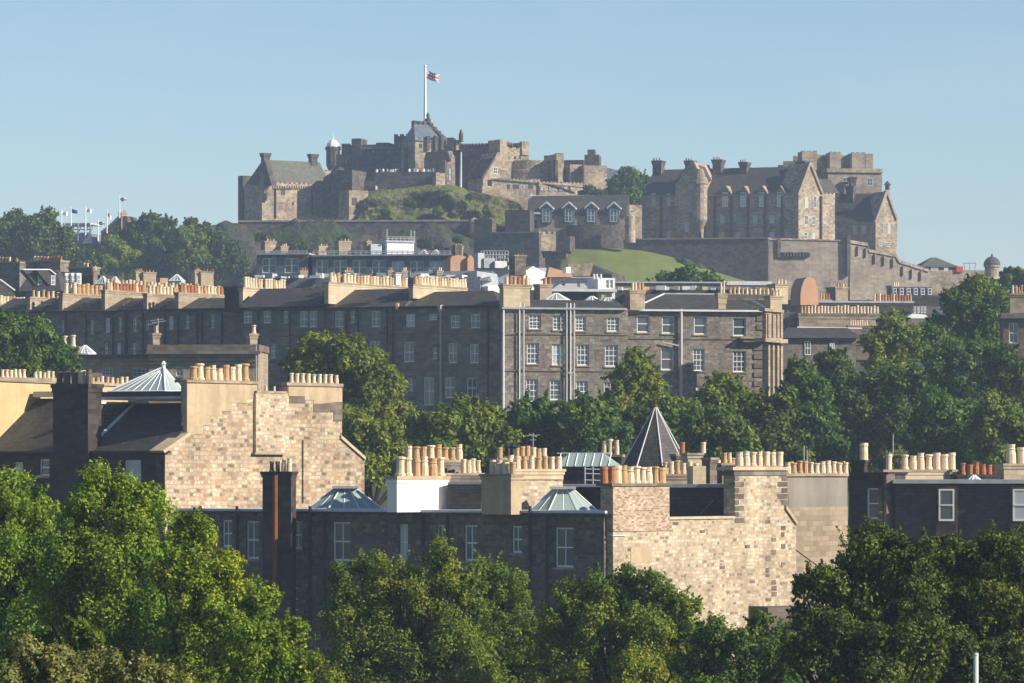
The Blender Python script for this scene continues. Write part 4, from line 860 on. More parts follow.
part_box(b, 'projecting_bay', 'ashlar_dark', f, 224, 243, 309.6, 420, -.6, .2)
XS = [(-12, 29, 304, 12, 296), (30, 61, 297.5, 6, 290.5), (62.5, 103, 294, 9, 283.5), (105, 145, 291, 12, 283), (147, 177, 294, 8, 285.5), (178.5, 224, 293.5, 13, 285)]
for i, (x0, x1, pt, n_, pp) in enumerate(XS):
    Y = 503 + (243 - x0) * .052; party(b, x0, x1, pt, 313, n_, pp, Y, 'ashlar_tan', mats=PB if i % 2 else PM)
    roofpart(b, Fr(x0, Y, 26), x0 + 4, x1 + 12 if i < 5 else 226, 311, 298, 4, 'slate', -.1, .2, .3, over=.05)
stack(b, Fr(226, 501, 26), 224.5, 243, 286.5, 312, 1.8, 'soot', None, d0=-.7, cap='soot'); party(b, 105, 200, 288.5, 298, 26, 281.5, 530, mats=PM)
for x in (66, 86, 113, 125.5, 127, 143, 165, 178, 197, 202, 222): pipe(b, f, x, 313, 400, .1, 'black', -.2)

# ------------------------------------------------------------ middle terrace, right half (half lit)
f = Fr(503, 479, -12); b = building('brown stone terrace with white downpipes and a long row of sash windows', f, 600, 'terrace')
GW = [(529, 314.5, 541, 329), (553, 315.5, 565, 330), (575.5, 316.5, 586, 331), (607, 317.5, 619, 331.5), (527, 343, 539, 364), (552, 344, 564, 365), (577, 344.5, 589, 365.5), (605, 345, 618, 366.5), (526, 379, 538, 402), (550, 380, 562, 400), (576, 381, 588, 402), (604, 382, 614, 402)]
facade(b, f, 502, 628, 309, 0, GW, 10, 'rubble_dark', 'grid', pale_p=.2)
part_box(b, 'gutter', 'lead', f, 502, 627, 307.6, 309.4, -.4, 1); roofpart(b, f, 506, 626, 309, 300, 3.5, 'slate', -.2, 1, .3, over=.1)
for y in (333.5, 370): part_box(b, 'string_course', 'ashlar_dark', f, 502, 628, y, y + 1.4, -.1, .05)
for x, mt, r in ((503.5, 'white', .09), (519.5, 'white', .07), (523.5, 'grey_pipe', .1), (566.5, 'grey_pipe', .09), (570.5, 'white', .07), (574, 'grey_pipe', .1)): pipe(b, f, x, 303 if x > 505 else 310, 415, r, mt, -.25)
line_part(b, 'branch_pipe', 'grey_pipe', [f.p(567, 372, -.3), f.p(571, 374, -.3), f.p(574, 371, -.3)], .07)
stack(b, Fr(504, 479, -25), 503.5, 530, 284.5, 310, 1, 'ashlar_cream', (6, 276, PB)); stack(b, Fr(504, 485, -30), 516, 531, 285, 309, 1, 'ashlar_tan', (4, 277.5, PB)); stack(b, Fr(541, 486, -30), 540, 552, 284, 308, 1.2, 'ashlar_tan', (2, 278, PB, 543, 552))
lantern(b, 556, 486, 14, 300, 293.5, 8, .12, .6); lantern(b, 592, 488, 10, 302, 296.5, 8, .15, .6); lantern(b, 608, 485, 11, 303, 298, 6, .3, .6); stack(b, Fr(599, 487, -20), 600, 607, 299, 303, .6, 'terracotta', (3, 294.5, ('pot_orange', 'pot_cream')))
f = Fr(628, 485, -12); b = building('hip roofed pavilion end of the middle terrace with quoined pilasters and cornice', f, 700, 'terrace')
GW = [(637, 315, 649.5, 332.5, 'plain'), (662, 316, 674.5, 333.5, 'plain'), (694, 316.5, 706.5, 334.5, 'plain'), (733, 318, 746, 336, 'plain'), (661, 348.5, 674, 370, 'plain'), (693, 349, 704.5, 371, 'grid'), (733, 351, 746, 372, 'grid'), (696, 386, 704, 398, 'grid'), (634, 346, 642, 350, 'plain')]
facade(b, f, 628, 766, 311, 0, GW, 10, 'rubble_dark', 'plain', pale_p=.2)
part_box(b, 'gutter', 'lead_white', f, 627, 768, 309.6, 311.4, -.5, 1); part_box(b, 'string_course', 'ashlar_dark', f, 628, 748, 338, 339.4, -.1, .05)
MB().roof(f, 629, 767, 310.5, 294, 4.5, -.3, 3.4, 3.6, .2).build('roof', 'slate', b)
zl = lambda a, c: [a, c]
line_part(b, 'hip_flashing', 'lead_white', [f.p(630, 310, -.45), f.p(664, 294, 4.5 - .05)], .1); line_part(b, 'hip_flashing', 'lead_white', [f.p(771, 311, -.45), f.p(741, 294.5, 4.4)], .1); line_part(b, 'ridge', 'lead', [f.p(664, 293.8, 4.5), f.p(741, 294.5, 4.4)], .1)
part_box(b, 'cornice', 'ashlar_brown', f, 743, 767, 338.5, 342, -.7, .1); part_box(b, 'cornice', 'ashlar_tan', f, 741, 768, 337, 338.6, -.9, .1)
mb = MB()
for y in range(345, 400, 9): mb.pbox(f, 754, 765.5, y, y + 5, -.12, .05)
mb.build('quoins', 'ashlar_brown', b); mb = MB()
for y in (316, 325): mb.pbox(f, 757, 765, y, y + 5, -.1, .05)
mb.build('quoins', 'ashlar_brown', b)
for x, mt, r in ((681, 'grey_pipe', .17), ): pipe(b, f, x, 309, 415, r, mt, -.3)
line_part(b, 'branch_pipe', 'grey_pipe', [f.p(662, 342, -.3), f.p(680, 346, -.3)], .08)
stack(b, Fr(629, 484, -30), 630, 645, 290, 310, 1, 'ashlar_tan', (4, 282.3, PM)); stack(b, Fr(718, 480, -20), 718.5, 726, 293, 309, .7, 'harl', (2, 281.5, PW), ch=.5)
e = Fr(766, 478.5, -68); fe = e
part_box(b, 'end_wall', 'ashlar_tan', e, 766, 783, 311, 430, 0, .4); part_box(b, 'end_cornice', 'ashlar_tan', e, 765.5, 788, 338.5, 342.5, -.8, .4); part_box(b, 'cope', 'ashlar_tan', e, 765, 784, 309, 312, -.25, .4)
mb = MB()
for x in (768.5, 773, 777.5, 781): mb.pbox(e, x, x + 1.8, 314, 337, -.15, .05); mb.pbox(e, x, x + 1.8, 344, 420, -.3, .05)
mb.build('pilasters', 'ashlar_tan', b)
stack(b, Fr(771, 480, -30), 770.5, 782, 296, 312, 1, 'ashlar_cream', (3, 290, PM), label='lit end stack'); stack(b, Fr(775, 500, -30), 775.5, 788, 284, 304, 1.4, 'ashlar_cream', (3, 279.2, PM))
o = stack(b, Fr(727, 490, -12), 727, 775, 294.2, 300, .8, 'ashlar_dark', (11, 288, PM), cap='ashlar_dark')

# ------------------------------------------------------------ low corniced buildings in front of the terrace
f = Fr(257, 440, 3); b = building('low corniced stone block with bare cylindrical stacks in front of the left terrace', f, 200, 'terrace')
facade(b, f, 149, 258, 352, -4, [(220, 366, 229, 376), (176, 366, 183, 376)], 9, 'ashlar_tan'); part_box(b, 'parapet', 'ashlar_brown', f, 147, 259, 344.5, 351, -.2, 9); part_box(b, 'cornice', 'ashlar_dark', f, 146, 260, 351, 354, -.7, .2)
for y in (357, 361, 365): part_box(b, 'string_course', 'ashlar_brown', f, 149, 258, y, y + 1, -.12, .05)
stack(b, Fr(152, 441, -25), 153, 160, 333, 345, .8, 'ashlar_tan', (1, 324.5, PM), ch=.2); stack(b, Fr(250, 441, -25), 250, 257.5, 333.5, 347, .8, 'ashlar_tan', (1, 323.5, PM), ch=.2)
mb = MB()
for a, c in (((150, 321), (164, 319)), ((158, 318), (158, 333)), ((152, 323), (166, 321)), ((148, 325), (160, 322))): mb.tube(f.p(*a, 1), f.p(*c, 1), .04, n=4)
mb.build('aerial', 'scaffold', b); pipe(b, f, 256, 345, 385, .06, 'scaffold', -.6)
f = Fr(84, 446, 8); b = building('lower corniced stone block with a gridded window beside the left tree', f, 115, 'terrace')
facade(b, f, 60, 149, 357, -4, [(101.5, 367.5, 113, 376.5, 'grid'), (132, 367.5, 146, 377, 'grid')], 9, 'ashlar_tan', pale_p=0); part_box(b, 'cornice', 'black', f, 60, 149, 354.5, 357.2, -.5, 9)
lantern(b, 85, 449, 11, 353.5, 345.5, 10, .08, .8); stack(b, f, 60, 78, 346.5, 356, .6, 'ashlar_dark', (2, 336, PM, 61, 77), ch=.15)

# ------------------------------------------------------------ near row of tenements (290 m)
PN = ('pot_cream', 'pot_cream', 'pot_cream', 'pot_buff')
fA = Fr(165, 302, 35); gA_ = Fr(165, 302, -55)
b = building('tenement with a big sunlit rubble gable carrying two harled stacks', fA, 120, 'tenement')
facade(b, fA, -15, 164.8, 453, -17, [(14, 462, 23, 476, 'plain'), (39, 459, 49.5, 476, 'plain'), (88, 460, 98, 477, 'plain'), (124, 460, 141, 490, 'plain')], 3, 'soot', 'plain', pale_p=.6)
part_box(b, 'gutter', 'black', fA, -40, 164, 451, 453.2, -.35, .3)
b_g = MB().prism(gA_, [(165, 660), (165, 449), (190, 433), (190, 383), (257, 383), (257, 393), (288, 393), (288, 386), (342, 386), (342, 437), (364.5, 458), (364.5, 660)], 0, .75).build('gable_wall', 'rubble_cream', b, 'sunlit rubble gable wall')
MB().prism(gA_, [(187, 436), (187, 383.5), (257.3, 383.5), (257.3, 399), (247, 399), (247, 403), (232, 403), (232, 411), (222, 411), (222, 416), (210, 416), (210, 425), (203, 425), (203, 434), (196, 434)], -.04, .3).build('render_patch', 'harl', b, 'grey cream harled patch stepping down the gable')
MB().prism(gA_, [(289, 386.5), (342.3, 386.5), (342.3, 402), (330, 402), (330, 404), (314, 404), (314, 400), (305, 400), (305, 396), (289, 396)], -.04, .3).build('render_patch', 'harl', b, 'ochre harled patch')
MB().prism(gA_, [(290, 396), (305, 396), (305, 403), (290, 403)], -.05, .2).build('dark_stones', 'ashlar_brown', b); MB().prism(gA_, [(314, 404), (342.4, 402), (342.4, 421), (334, 421), (334, 412), (314, 412)], -.05, .2).build('dark_stones', 'ashlar_brown', b)
part_box(b, 'projecting_pier', 'rubble_pale', gA_, 256, 285.5, 393, 452.5, -.22, .3); part_box(b, 'pier_sill', 'ashlar_tan', gA_, 255, 286.5, 452.5, 454.5, -.3, .1)
c1 = part_box(b, 'stack_cope', 'ashlar_tan', gA_, 187, 258.5, 380.5, 383.2, -.14, .9); pots(c1, gA_, 190, 254, 10, 365, 380.5, .38, PN + ('pot_buff',), jit=.16)
c2 = part_box(b, 'stack_cope', 'ashlar_tan', gA_, 287, 343.5, 383, 386.2, -.14, .9); pots(c2, gA_, 288.5, 339, 9, 374, 383, .38, PW, jit=.03, fat=.95)
c3 = part_box(b, 'stack_cope', 'ashlar_tan', gA_, 257, 287, 391, 393.2, -.26, .8); pots(c3, gA_, 262, 278, 2, 386, 391, .3, PW)
MB().prism(gA_, [(163, 450.5), (190, 432), (190, 435.5), (165, 453)], -.25, .9).build('skew', 'ashlar_cream', b); MB().prism(gA_, [(341.5, 435), (366, 457), (366, 460), (341.5, 438.5)], -.15, .9).build('skew', 'ashlar_cream', b)
MB().tube(gA_.p(303, 440, -.07), gA_.p(303, 503, -.07), .04, n=5).build('cable', 'black', b)
# roofs of the same house
MB().roof(fA, 86, 160.5, 453, 403, 5.0, -.1, 0, 0, .05).build('roof', 'slate', b)
MB().roof(fA, -14, 92, 453, 398, 5.2, -.1, 0, 4.6, .05).build('roof', 'slate', b, 'left roof slope with sunlit hip')
zr = (HZ - 402.6) / S * (fA.y(123) + 4); s_ = fA.s(86, -.1) - .1; line_part(b, 'verge_flashing', 'lead_white', [fA.l(s_, -.35, fA.z(453, 86)), fA.l(s_, 5.0, zr)], .11)
gq = Fr(98, fA.y(98) + 3.5, -40); MB().prism(gq, [(96, 404), (134, 404), (134, 450), (96, 450)], 0, .4).build('back_slope', 'slate_green', b, 'sunlit grey slate slope'); part_box(b, 'ridge', 'lead_white', gq, 96, 134, 401.8, 404, -.15, .5)
# flat lead roof, skylight
Fh = Fr(105, 309, 35); part_box(b, 'flat_roof', 'lead', Fh, 99, 181, 396.5, 399.5, .2, 8); part_box(b, 'roof_curb', 'black', Fh, 101, 180, 391.5, 396.5, .8, 7)
Fp = Fr(165, 309.5, 24)
cF, cL, cR = Fp.p(165, 391), Fp.p(108, 391), Fr(165, 309.5, -60).p(184, 391); cL = (cL[0], cL[1], cF[2]); cR = (cR[0], cR[1], cF[2]); cB = (cL[0] + cR[0] - cF[0], cL[1] + cR[1] - cF[1], cF[2])
ap = ((163.5 - 512) / S * 312, 312, (HZ - 367) / S * 312)
gl = MB().add([cL, cF, cR, cB, ap], [(0, 1, 4), (1, 2, 4), (2, 3, 4), (3, 0, 4), (3, 2, 1, 0)]).build('roof_lantern', 'roof_glass', b)
mb = MB(); lp = lambda p, q, t: tuple(p[i] + (q[i] - p[i]) * t for i in range(3))
for p, q, k in ((cL, cF, 7), (cF, cR, 4), (cR, cB, 5), (cB, cL, 3)):
    mb.tube(p, q, .06, n=4); mb.tube(p, ap, .07, n=4)
    for i in range(1, k): mb.tube(lp(p, q, i / k), lp(ap, lp(p, q, i / k), .12 + .5 * abs(i / k - .5)), .035, n=4)
mb.build('glazing_bars', 'white', gl)
MB().lathe((ap[0], ap[1], ap[2] - .1), [(.12, 0), (.12, .25), (.2, .3), (.05, .5)], 6).build('lantern_finial', 'white', b)
part_box(b, 'rooflight', 'glass_pale', fA, 33, 54, 391.5, 397, 4.5, 5.6)
MB().prism(fA, [(160, 600), (160, 440), (182, 398), (182, 600)], .4, 4).build('inner_wall', 'soot', b) if False else None
# tall dark stack on the front wall
st = stack(b, fA, 53, 88, 384, 640, 1.35, 'soot', (5, 369.5, ('pot_dark', 'pot_dark', 'pot_cream'), 56, 93), d0=-.5, cap='soot', ch=.25, label='tall sooty stack with a lit side')  # dark clay carries the shadow on these pots in its colour
# cream party wall of the neighbouring house with pots
g2 = Fr(-16, fA.y(-16) - .2, -55); f2 = Fr(-16, fA.y(-16), 35)
b = building('house with a long ochre party wall topped by short cream pots, left edge', f2, 10, 'tenement')
MB().prism(g2, [(-60, 660), (-60, 378.5), (56, 380), (128, 386.5), (128, 660)], 0, .8).build('party_wall', 'ochre_wall', b)
cc = MB().prism(g2, [(-60, 378.6), (-60, 376.6), (56, 378), (128, 384.5), (128, 386.6)], -.12, .95).build('cope', 'ashlar_tan', b)
pots(cc, g2, 0, 26, 6, 369.3, 377.6, .4, PW); pots(cc, g2, 33, 55, 5, 371.6, 379.3, .4, PW); pots(cc, g2, 90, 129, 8, 377.0, 385.2, .4, PN)
wallpart(b, f2, -120, -16, 420, 660, 3, 'soot')

# rear wall of the lower block
fB = Fr(604, 284, 35); b = building('lower tenement block with a flat lead roof and shaded rear windows', fB, 400, 'tenement')
W = [(222, 520, 232, 547), (246, 521, 259, 559), (292, 521, 302, 549), (332.5, 522, 350.5, 561), (288, 587, 298.5, 611), (399, 524, 408, 560), (436.5, 525, 446, 555), (464, 525, 477.5, 561), (511.5, 526, 522, 553), (555, 527.5, 573.5, 567.5), (330, 588, 348, 627), (400, 588, 410, 620), (466, 588, 480, 620), (515, 590, 525, 620), (246, 590, 259, 625)]
facade(b, fB, 166, 604, 513.5, -17, W, 5, 'rubble_shaded', 'two', pale_p=.15)
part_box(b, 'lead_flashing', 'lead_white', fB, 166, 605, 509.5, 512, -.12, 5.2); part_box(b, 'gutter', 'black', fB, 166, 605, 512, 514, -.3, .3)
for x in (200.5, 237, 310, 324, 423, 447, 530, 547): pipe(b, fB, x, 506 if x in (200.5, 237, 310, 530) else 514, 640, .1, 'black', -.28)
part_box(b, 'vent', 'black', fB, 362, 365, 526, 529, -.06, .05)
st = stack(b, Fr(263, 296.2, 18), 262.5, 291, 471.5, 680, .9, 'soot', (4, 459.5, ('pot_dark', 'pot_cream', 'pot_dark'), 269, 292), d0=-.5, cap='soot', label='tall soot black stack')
pipe(st, Fr(263, 295.6, 18), 275, 475, 592, .17, 'rust', -.2, 'rusty_pipe')
# octagonal lanterns
lantern(b, 345, 298, 41, 509, 488, 8, .25, .62, R(22), 'roof_lantern', .045)
lantern(b, 563, 291, 41, 514, 489, 8, .26, .62, R(22), 'roof_lantern', .045)
for cx, Y, w_, y in ((345, 298, 13, 487.5), (563, 291, 13, 488)): part_box(b, 'lantern_cap', 'lead', Fr(cx - w_, Y - .8, 0), cx - w_, cx + w_, y - 1.5, y + 1, 0, 1.8)
# stacks on the flat roof
gW = Fr(397, 290, -50)
stack(b, gW, 397, 448, 476, 512, .8, 'harl_white', (6, 458, PN + ('pot_buff',), 396, 444), cap='harl', ch=.2, label='bright white painted stack')
g = Fr(449, 296, -50); stack(b, g, 404, 462, 460, 512, 1, 'ashlar_dark', (8, 445.5, PN, 405, 463)); stack(b, Fr(449, 294, -40), 443, 482, 473, 512, .9, 'ashlar_dark', (4, 459.5, PN, 461, 481), cap='ashlar_tan')
MB().prism(Fr(449, 293, 20), [(448, 514), (448, 484), (481, 484), (481, 514)], 0, 4).build('slate_roof', 'slate', b); part_box(b, 'ridge', 'lead', Fr(449, 292.9, 20), 448, 482, 482, 484.3, -.1, 1)
stack(b, Fr(481.5, 288, 40), 481.5, 511, 474, 514.5, 1.0, 'harl', (4, 460.5, PN, 489, 516), d0=-.15, cap='ashlar_tan', label='cream stack with one shaded and one sunlit face', name='chimney_stack')
g = Fr(520, 292, -50); MB().prism(g, [(521, 514), (521, 479), (563, 479), (563, 488), (545, 500), (538, 514)], 0, .8).build('gable_wall', 'rubble_pale', b)
stack(b, g, 515, 563.5, 469, 479.5, 1, 'ashlar_cream', (9, 456.5, PN, 500, 562), d0=-.1, cap='ashlar_cream'); stack(b, Fr(500, 298, -50), 497, 545, 458, 512, .9, 'ashlar_brown', (9, 446.5, PN, 497, 547))
MB().lathe(Fr(513, 296, 0).p(513, 455), [(.25, 0), (.2, .4), (.35, .5), (.05, .8)], 8).build('cowl', 'black', b)
mb = MB(); h = Fr(525, 297, 0)
for a, c in (((525, 436), (540, 435)), ((529, 434), (537, 437)), ((533, 433), (533, 458)), ((530, 440), (536, 440))): mb.tube(h.p(*a), h.p(*c), .03, n=4)
mb.build('aerial', 'scaffold', b)
# glazed ridge roof and scaffold behind
f = Fr(556, 312, 12); b = building('long glazed workshop roof with white bars behind the octagonal lantern', f, 585, 'workshop')
g = MB().roof(f, 556, 611, 466.5, 453.5, 1.8, 0, .6, .9, .1).build('glass_roof', 'roof_glass', b)
for i in range(7):
    x = 558 + i * 8.4; line_part(g, 'glazing_bar', 'white', [f.p(x, 466, -.1), f.p(x + 3, 453.6, 1.75)], .035)
line_part(g, 'ridge', 'offwhite', [f.p(557, 453.4, 1.8), f.p(609, 453.4, 1.8)], .05); part_box(b, 'wall', 'soot', f, 555, 622, 467, 640, .1, 5); part_box(b, 'flat_roof', 'lead', Fr(555, 300, 12), 540, 628, 484.5, 487, 0, 6); part_box(b, 'wall', 'soot', Fr(555, 302, 12), 548, 628, 487, 640, 0, 4)
mb = MB(); h = Fr(584, 306, -10)
for y in (469, 473.5, 480, 488): mb.tube(h.p(584, y), h.p(611, y + 1), .04, n=4)
for x in (585, 593, 602, 610): mb.tube(h.p(x, 467), h.p(x, 500), .04, n=4)
tag(mb.build('scaffold', 'scaffold'), 'small tube scaffold standing between the glazed roofs and the slate spire', 'scaffold')
# spire
Y = 322; c = ((655.5 - 512) / S * Y, Y, (HZ - 466) / S * Y); r = 34 / S * Y; hh = (466 - 406) / S * Y
b = thing('spire_tower', 'turret with a steep octagonal slate spire and white lead hips', 'spire', (c[0], c[1], gz(Y)))
MB().lathe(c, [(r, 0), (r * .02, hh)], 8, ph=R(10)).build('spire', 'slate', b)
mb = MB()
for i in range(8):
    a = R(10) + 2 * math.pi * i / 8; mb.tube((c[0] + r * math.cos(a), c[1] + r * math.sin(a), c[2]), (c[0], c[1], c[2] + hh + .05), .06, .035, 6)
mb.build('lead_hips', 'lead_white', b); MB().lathe((c[0], c[1], c[2] + hh - .1), [(.12, 0), (.05, .3), (.1, .4), (.02, .6), (.015, 1.2)], 8).build('finial', 'rust', b)
MB().lathe((c[0], c[1], c[2] - 12), [(r * .93, 0), (r * .93, 12)], 8, ph=R(10)).build('wall', 'ashlar_tan', b)
# back roofs right of the spire
f = Fr(600, 318, 20); b = building('jumble of small cream and brown stacks on roofs behind the brick stack', f, 690, 'tenement')
stack(b, Fr(600, 318, 10), 600, 621, 454.5, 520, 1, 'soot', (3, 440, ('pot_cream', 'pot_dark', 'pot_cream')))
stack(b, Fr(662, 304, -10), 662, 697, 474, 490, .8, 'ashlar_tan', (6, 461.5, PN, 662, 699)); part_box(b, 'stack_block', 'ashlar_cream', Fr(693, 302, -20), 693, 706, 466, 487, 0, 1.0)
stack(b, Fr(687, 312, -20), 688, 702, 453, 470, 1, 'ashlar_cream', (1, 441.5, PW, 700, 706)); stack(b, Fr(678, 316, -20), 677, 686, 454, 470, 1, 'ashlar_brown', (1, 441, ('pot_orange',), 679, 685))
stack(b, Fr(703, 310, 30), 703, 710, 457.5, 490, 1, 'ashlar_brown'); stack(b, Fr(716, 314, -30), 715, 728, 471, 500, 1, 'ashlar_brown', (3, 459, PN, 715, 736)); stack(b, Fr(722, 312, -30), 722, 736, 463, 500, 1, 'ashlar_brown', (2, 452, PN, 722, 732))
f = Fr(672, 300, 10); part_box(b, 'flat_roof', 'lead', f, 660, 732, 484, 487.5, 0, 7); part_box(b, 'slate_slope', 'slate', f, 655, 734, 487.5, 660, .3, 6)
pr = MB().prism(Fr(680, 299.6, 10), [(700, 514), (713, 500), (714, 500), (701, 514)], 0, .1).build('ladder', 'scaffold', b)
# brick and rubble gable group
gC = Fr(613, 284, -55); b = building('tenement with a sunlit rubble gable between a brick stack and a stone stack', gC, 700, 'tenement')
mb = MB().prism(gC, [(613, 700), (613, 530), (669, 530), (669, 518.5), (734.5, 518.5), (734.5, 470), (787, 470), (787, 508), (796, 522), (796, 700)], 0, .8)
bs = part_box(b, 'brick_stack', 'brick', gC, 613, 669.5, 486, 531, -.06, .85); cp = part_box(bs, 'cope', 'ashlar_dark', gC, 612, 671, 483.3, 486, -.16, 1.0); pots(bs, gC, 614, 664, 8, 466, 483.3, .4, ('pot_cream', 'pot_buff', 'pot_cream'), jit=.03); pots(bs, gC, 601, 615, 2, 467, 483.3, .55, ('pot_orange',))
part_box(b, 'cope', 'ashlar_cream', gC, 669, 735, 516.5, 519, -.1, .9); part_box(b, 'stack_cope', 'ashlar_cream', gC, 733, 789, 467, 470.3, -.2, 1.05); part_box(b, 'stack_band', 'ashlar_dark', gC, 734.2, 787.5, 471, 475.5, -.07, .85)
pp = part_box(b, 'pot_base', 'ashlar_tan', gC, 736, 783, 465.8, 467.1, -.02, .8); pots(pp, gC, 736, 782.5, 7, 451.5, 465.8, .4, PW, jit=.02, fat=.95)
random.seed(3)
for i in range(14):
    x = random.choice((766, 772, 781.5)); y = 520 + i * 6; mb.pbox(gC, x, x + random.uniform(3, 5.5), y, y + random.uniform(3, 5), -.03, .1, 1)
for i, y in enumerate(range(476, 520, 6)): mb.pbox(gC, 735, 739 + (i % 2) * 5, y, y + 4.6, -.035, .1, 1)
for i, y in enumerate(range(476, 505, 6)): mb.pbox(gC, 782 - (i % 2) * 4, 787.4, y, y + 4.6, -.035, .1, 1)
for x, y in ((669 + 4, 522), (700, 530), (745, 545), (750, 580), (645, 560), (628, 548), (720, 566)): mb.pbox(gC, x, x + 5, y, y + 3, -.02, .1, 1)
mb.build('gable_wall', ['rubble_pale', 'ashlar_brown'], b, 'sunlit pale rubble gable with dark quoins'); MB().prism(gC, [(786.5, 505), (797.5, 521), (797.5, 525), (786.5, 509)], -.15, .9).build('skew', 'ashlar_cream', b)
part_box(b, 'pale_panel', 'harl', gC, 631, 652, 547, 563, -.03, .1); part_box(b, 'lead_line', 'lead_white', gC, 613, 626, 535, 536, -.09, .1)
part_box(b, 'outhouse', 'ashlar_brown', Fr(770, 280, -20), 768, 840, 607, 700, 0, 3)
# grey rendered stack wall, right
gD = Fr(785, 303, -50); b = building('plain grey rendered gable topped by a long double row of small pots', gD, 815, 'tenement')
MB().prism(gD, [(770, 700), (770, 476), (847.5, 476), (847.5, 700)], 0, .9).build('gable_wall', 'harl_grey', b); cc = part_box(b, 'cope', 'ashlar_tan', gD, 769, 849, 473.3, 476.2, -.15, 1.1)
pots(cc, gD, 785, 848, 11, 461.5, 473.3, .2, ('pot_buff', 'pot_cream')); pots(cc, gD, 788, 846, 10, 462, 473.3, .75, ('pot_buff', 'pot_dark'))
part_box(b, 'lower_courses', 'ashlar_tan', gD, 770, 847.7, 507, 700, -.05, .2, 'coarser lower wall courses'); MB().prism(gD, [(794, 542), (820, 562), (824, 566), (824, 570), (794, 548)], -.12, .1).build('skew', 'ashlar_tan', b); MB().tube(gD.p(804, 446, .4), gD.p(804, 474, .4), .035, n=4).build('aerial', 'scaffold', b); MB().tube(gD.p(807, 450, .4), gD.p(807, 474, .4), .03, n=4).build('aerial', 'scaffold', b)
# dark row at the right edge
fD = Fr(848, 310, 20); b = building('near black stone house front with one tall sash window and a single big pot', fD, 870, 'tenement')
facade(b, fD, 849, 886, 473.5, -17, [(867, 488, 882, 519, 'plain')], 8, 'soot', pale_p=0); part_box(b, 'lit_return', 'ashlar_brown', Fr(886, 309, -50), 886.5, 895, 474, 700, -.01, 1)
stack(b, Fr(851, 311, 20), 851, 864, 460, 475, .8, 'soot', (1, 443, ('pot_cream',), 858, 869), cap='soot')
part_box(b, 'parapet', 'black', fD, 849, 888, 472.3, 474, -.1, 8)
fM = Fr(895, 308.5, 8); b = building('dark slate mansard with tall dormer windows under a lead eaves line', fM, 960, 'tenement')
MB().prism(Fr(895, 308.5, 8), [(895, 700), (895, 483), (1060, 483), (1060, 700)], .6, 8).build('mansard_slope', 'slate', b); part_box(b, 'eaves', 'lead', fM, 893, 1060, 479.5, 483.5, 0, 8); part_box(b, 'eaves_shadow_strip', 'black', fM, 893, 1060, 483.5, 485, .2, 1)  # black strip put in as the shadow under the eaves
for x0, x1 in ((936, 957), (1010, 1032)):
    dm = MB().pbox(fM, x0, x1, 486, 560, -.3, 1).build('dormer', 'soot', b); window(dm, fM, x0 + 3, 489, x1 - 2.5, 521, 'plain', d=-.36, sill=False, pale=x0 > 1000)
stack(b, Fr(884, 313, -25), 884, 956, 469.5, 482, 1.2, 'ashlar_cream', (9, 453.5, PW, 885, 956), cap='ashlar_tan')
stack(b, Fr(957, 314, -15), 958, 1001, 474.5, 482, 1, 'soot', (6, 463.5, ('pot_orange',), 960, 999), cap='soot'); lantern(b, 974, 311, 8, 481, 475.5, 10, .1, .8, 0, 'rooflight')
stack(b, Fr(1003, 311, -20), 1004, 1050, 463.5, 482, 1.3, 'ashlar_tan', (4, 446, ('pot_cream',), 1006, 1046)); MB().tube(Fr(893, 301, 0).p(893, 434), Fr(893, 301, 0).p(893, 455), .03, n=4).build('aerial', 'scaffold', b)
# white lamp post in the trees
F1 = Fr(976, 130, 0); a = F1.p(976, 653); t = thing('lamp_post', 'slim white pole top rising out of the trees at lower right', 'pole', (a[0], a[1], -18))
MB().tube((a[0], a[1], -18), (a[0], a[1], a[2] - .05), .085, .065, 10).build('pole', 'white', t); MB().lathe((a[0], a[1], a[2] - .08), [(.068, 0), (.075, .02), (.06, .07), (.01, .09)], 10).build('cap', 'offwhite', t)

# ------------------------------------------------------------ trees
def leafmesh(name, P, Nn, size, mat, parent, rng, wr=.62):
    n_ = len(P); t = rng.normal(size=(n_, 3)); t -= Nn * (t * Nn).sum(1)[:, None]; t /= np.linalg.norm(t, axis=1)[:, None] + 1e-9
    bb = np.cross(Nn, t); L = size[:, None] * .5; W_ = L * wr
    V = np.stack([P - t * L, P + bb * W_ - t * L * .1, P + t * L, P - bb * W_ - t * L * .1], 1).reshape(-1, 3).astype(np.float32)
    me = bpy.data.meshes.new(name); me.vertices.add(4 * n_); me.vertices.foreach_set('co', V.ravel())
    me.loops.add(4 * n_); me.loops.foreach_set('vertex_index', np.arange(4 * n_, dtype=np.int32))
    me.polygons.add(n_); me.polygons.foreach_set('loop_start', np.arange(0, 4 * n_, 4, dtype=np.int32))
    me.update(calc_edges=True); me.materials.append(M[mat]); o = bpy.data.objects.new(name, me); C.objects.link(o); o.parent = parent; return o
def unit(rng, n_, up=.0):
    d = rng.normal(size=(n_, 3)); d[:, 2] += up; return d / np.linalg.norm(d, axis=1)[:, None]
TREES = []
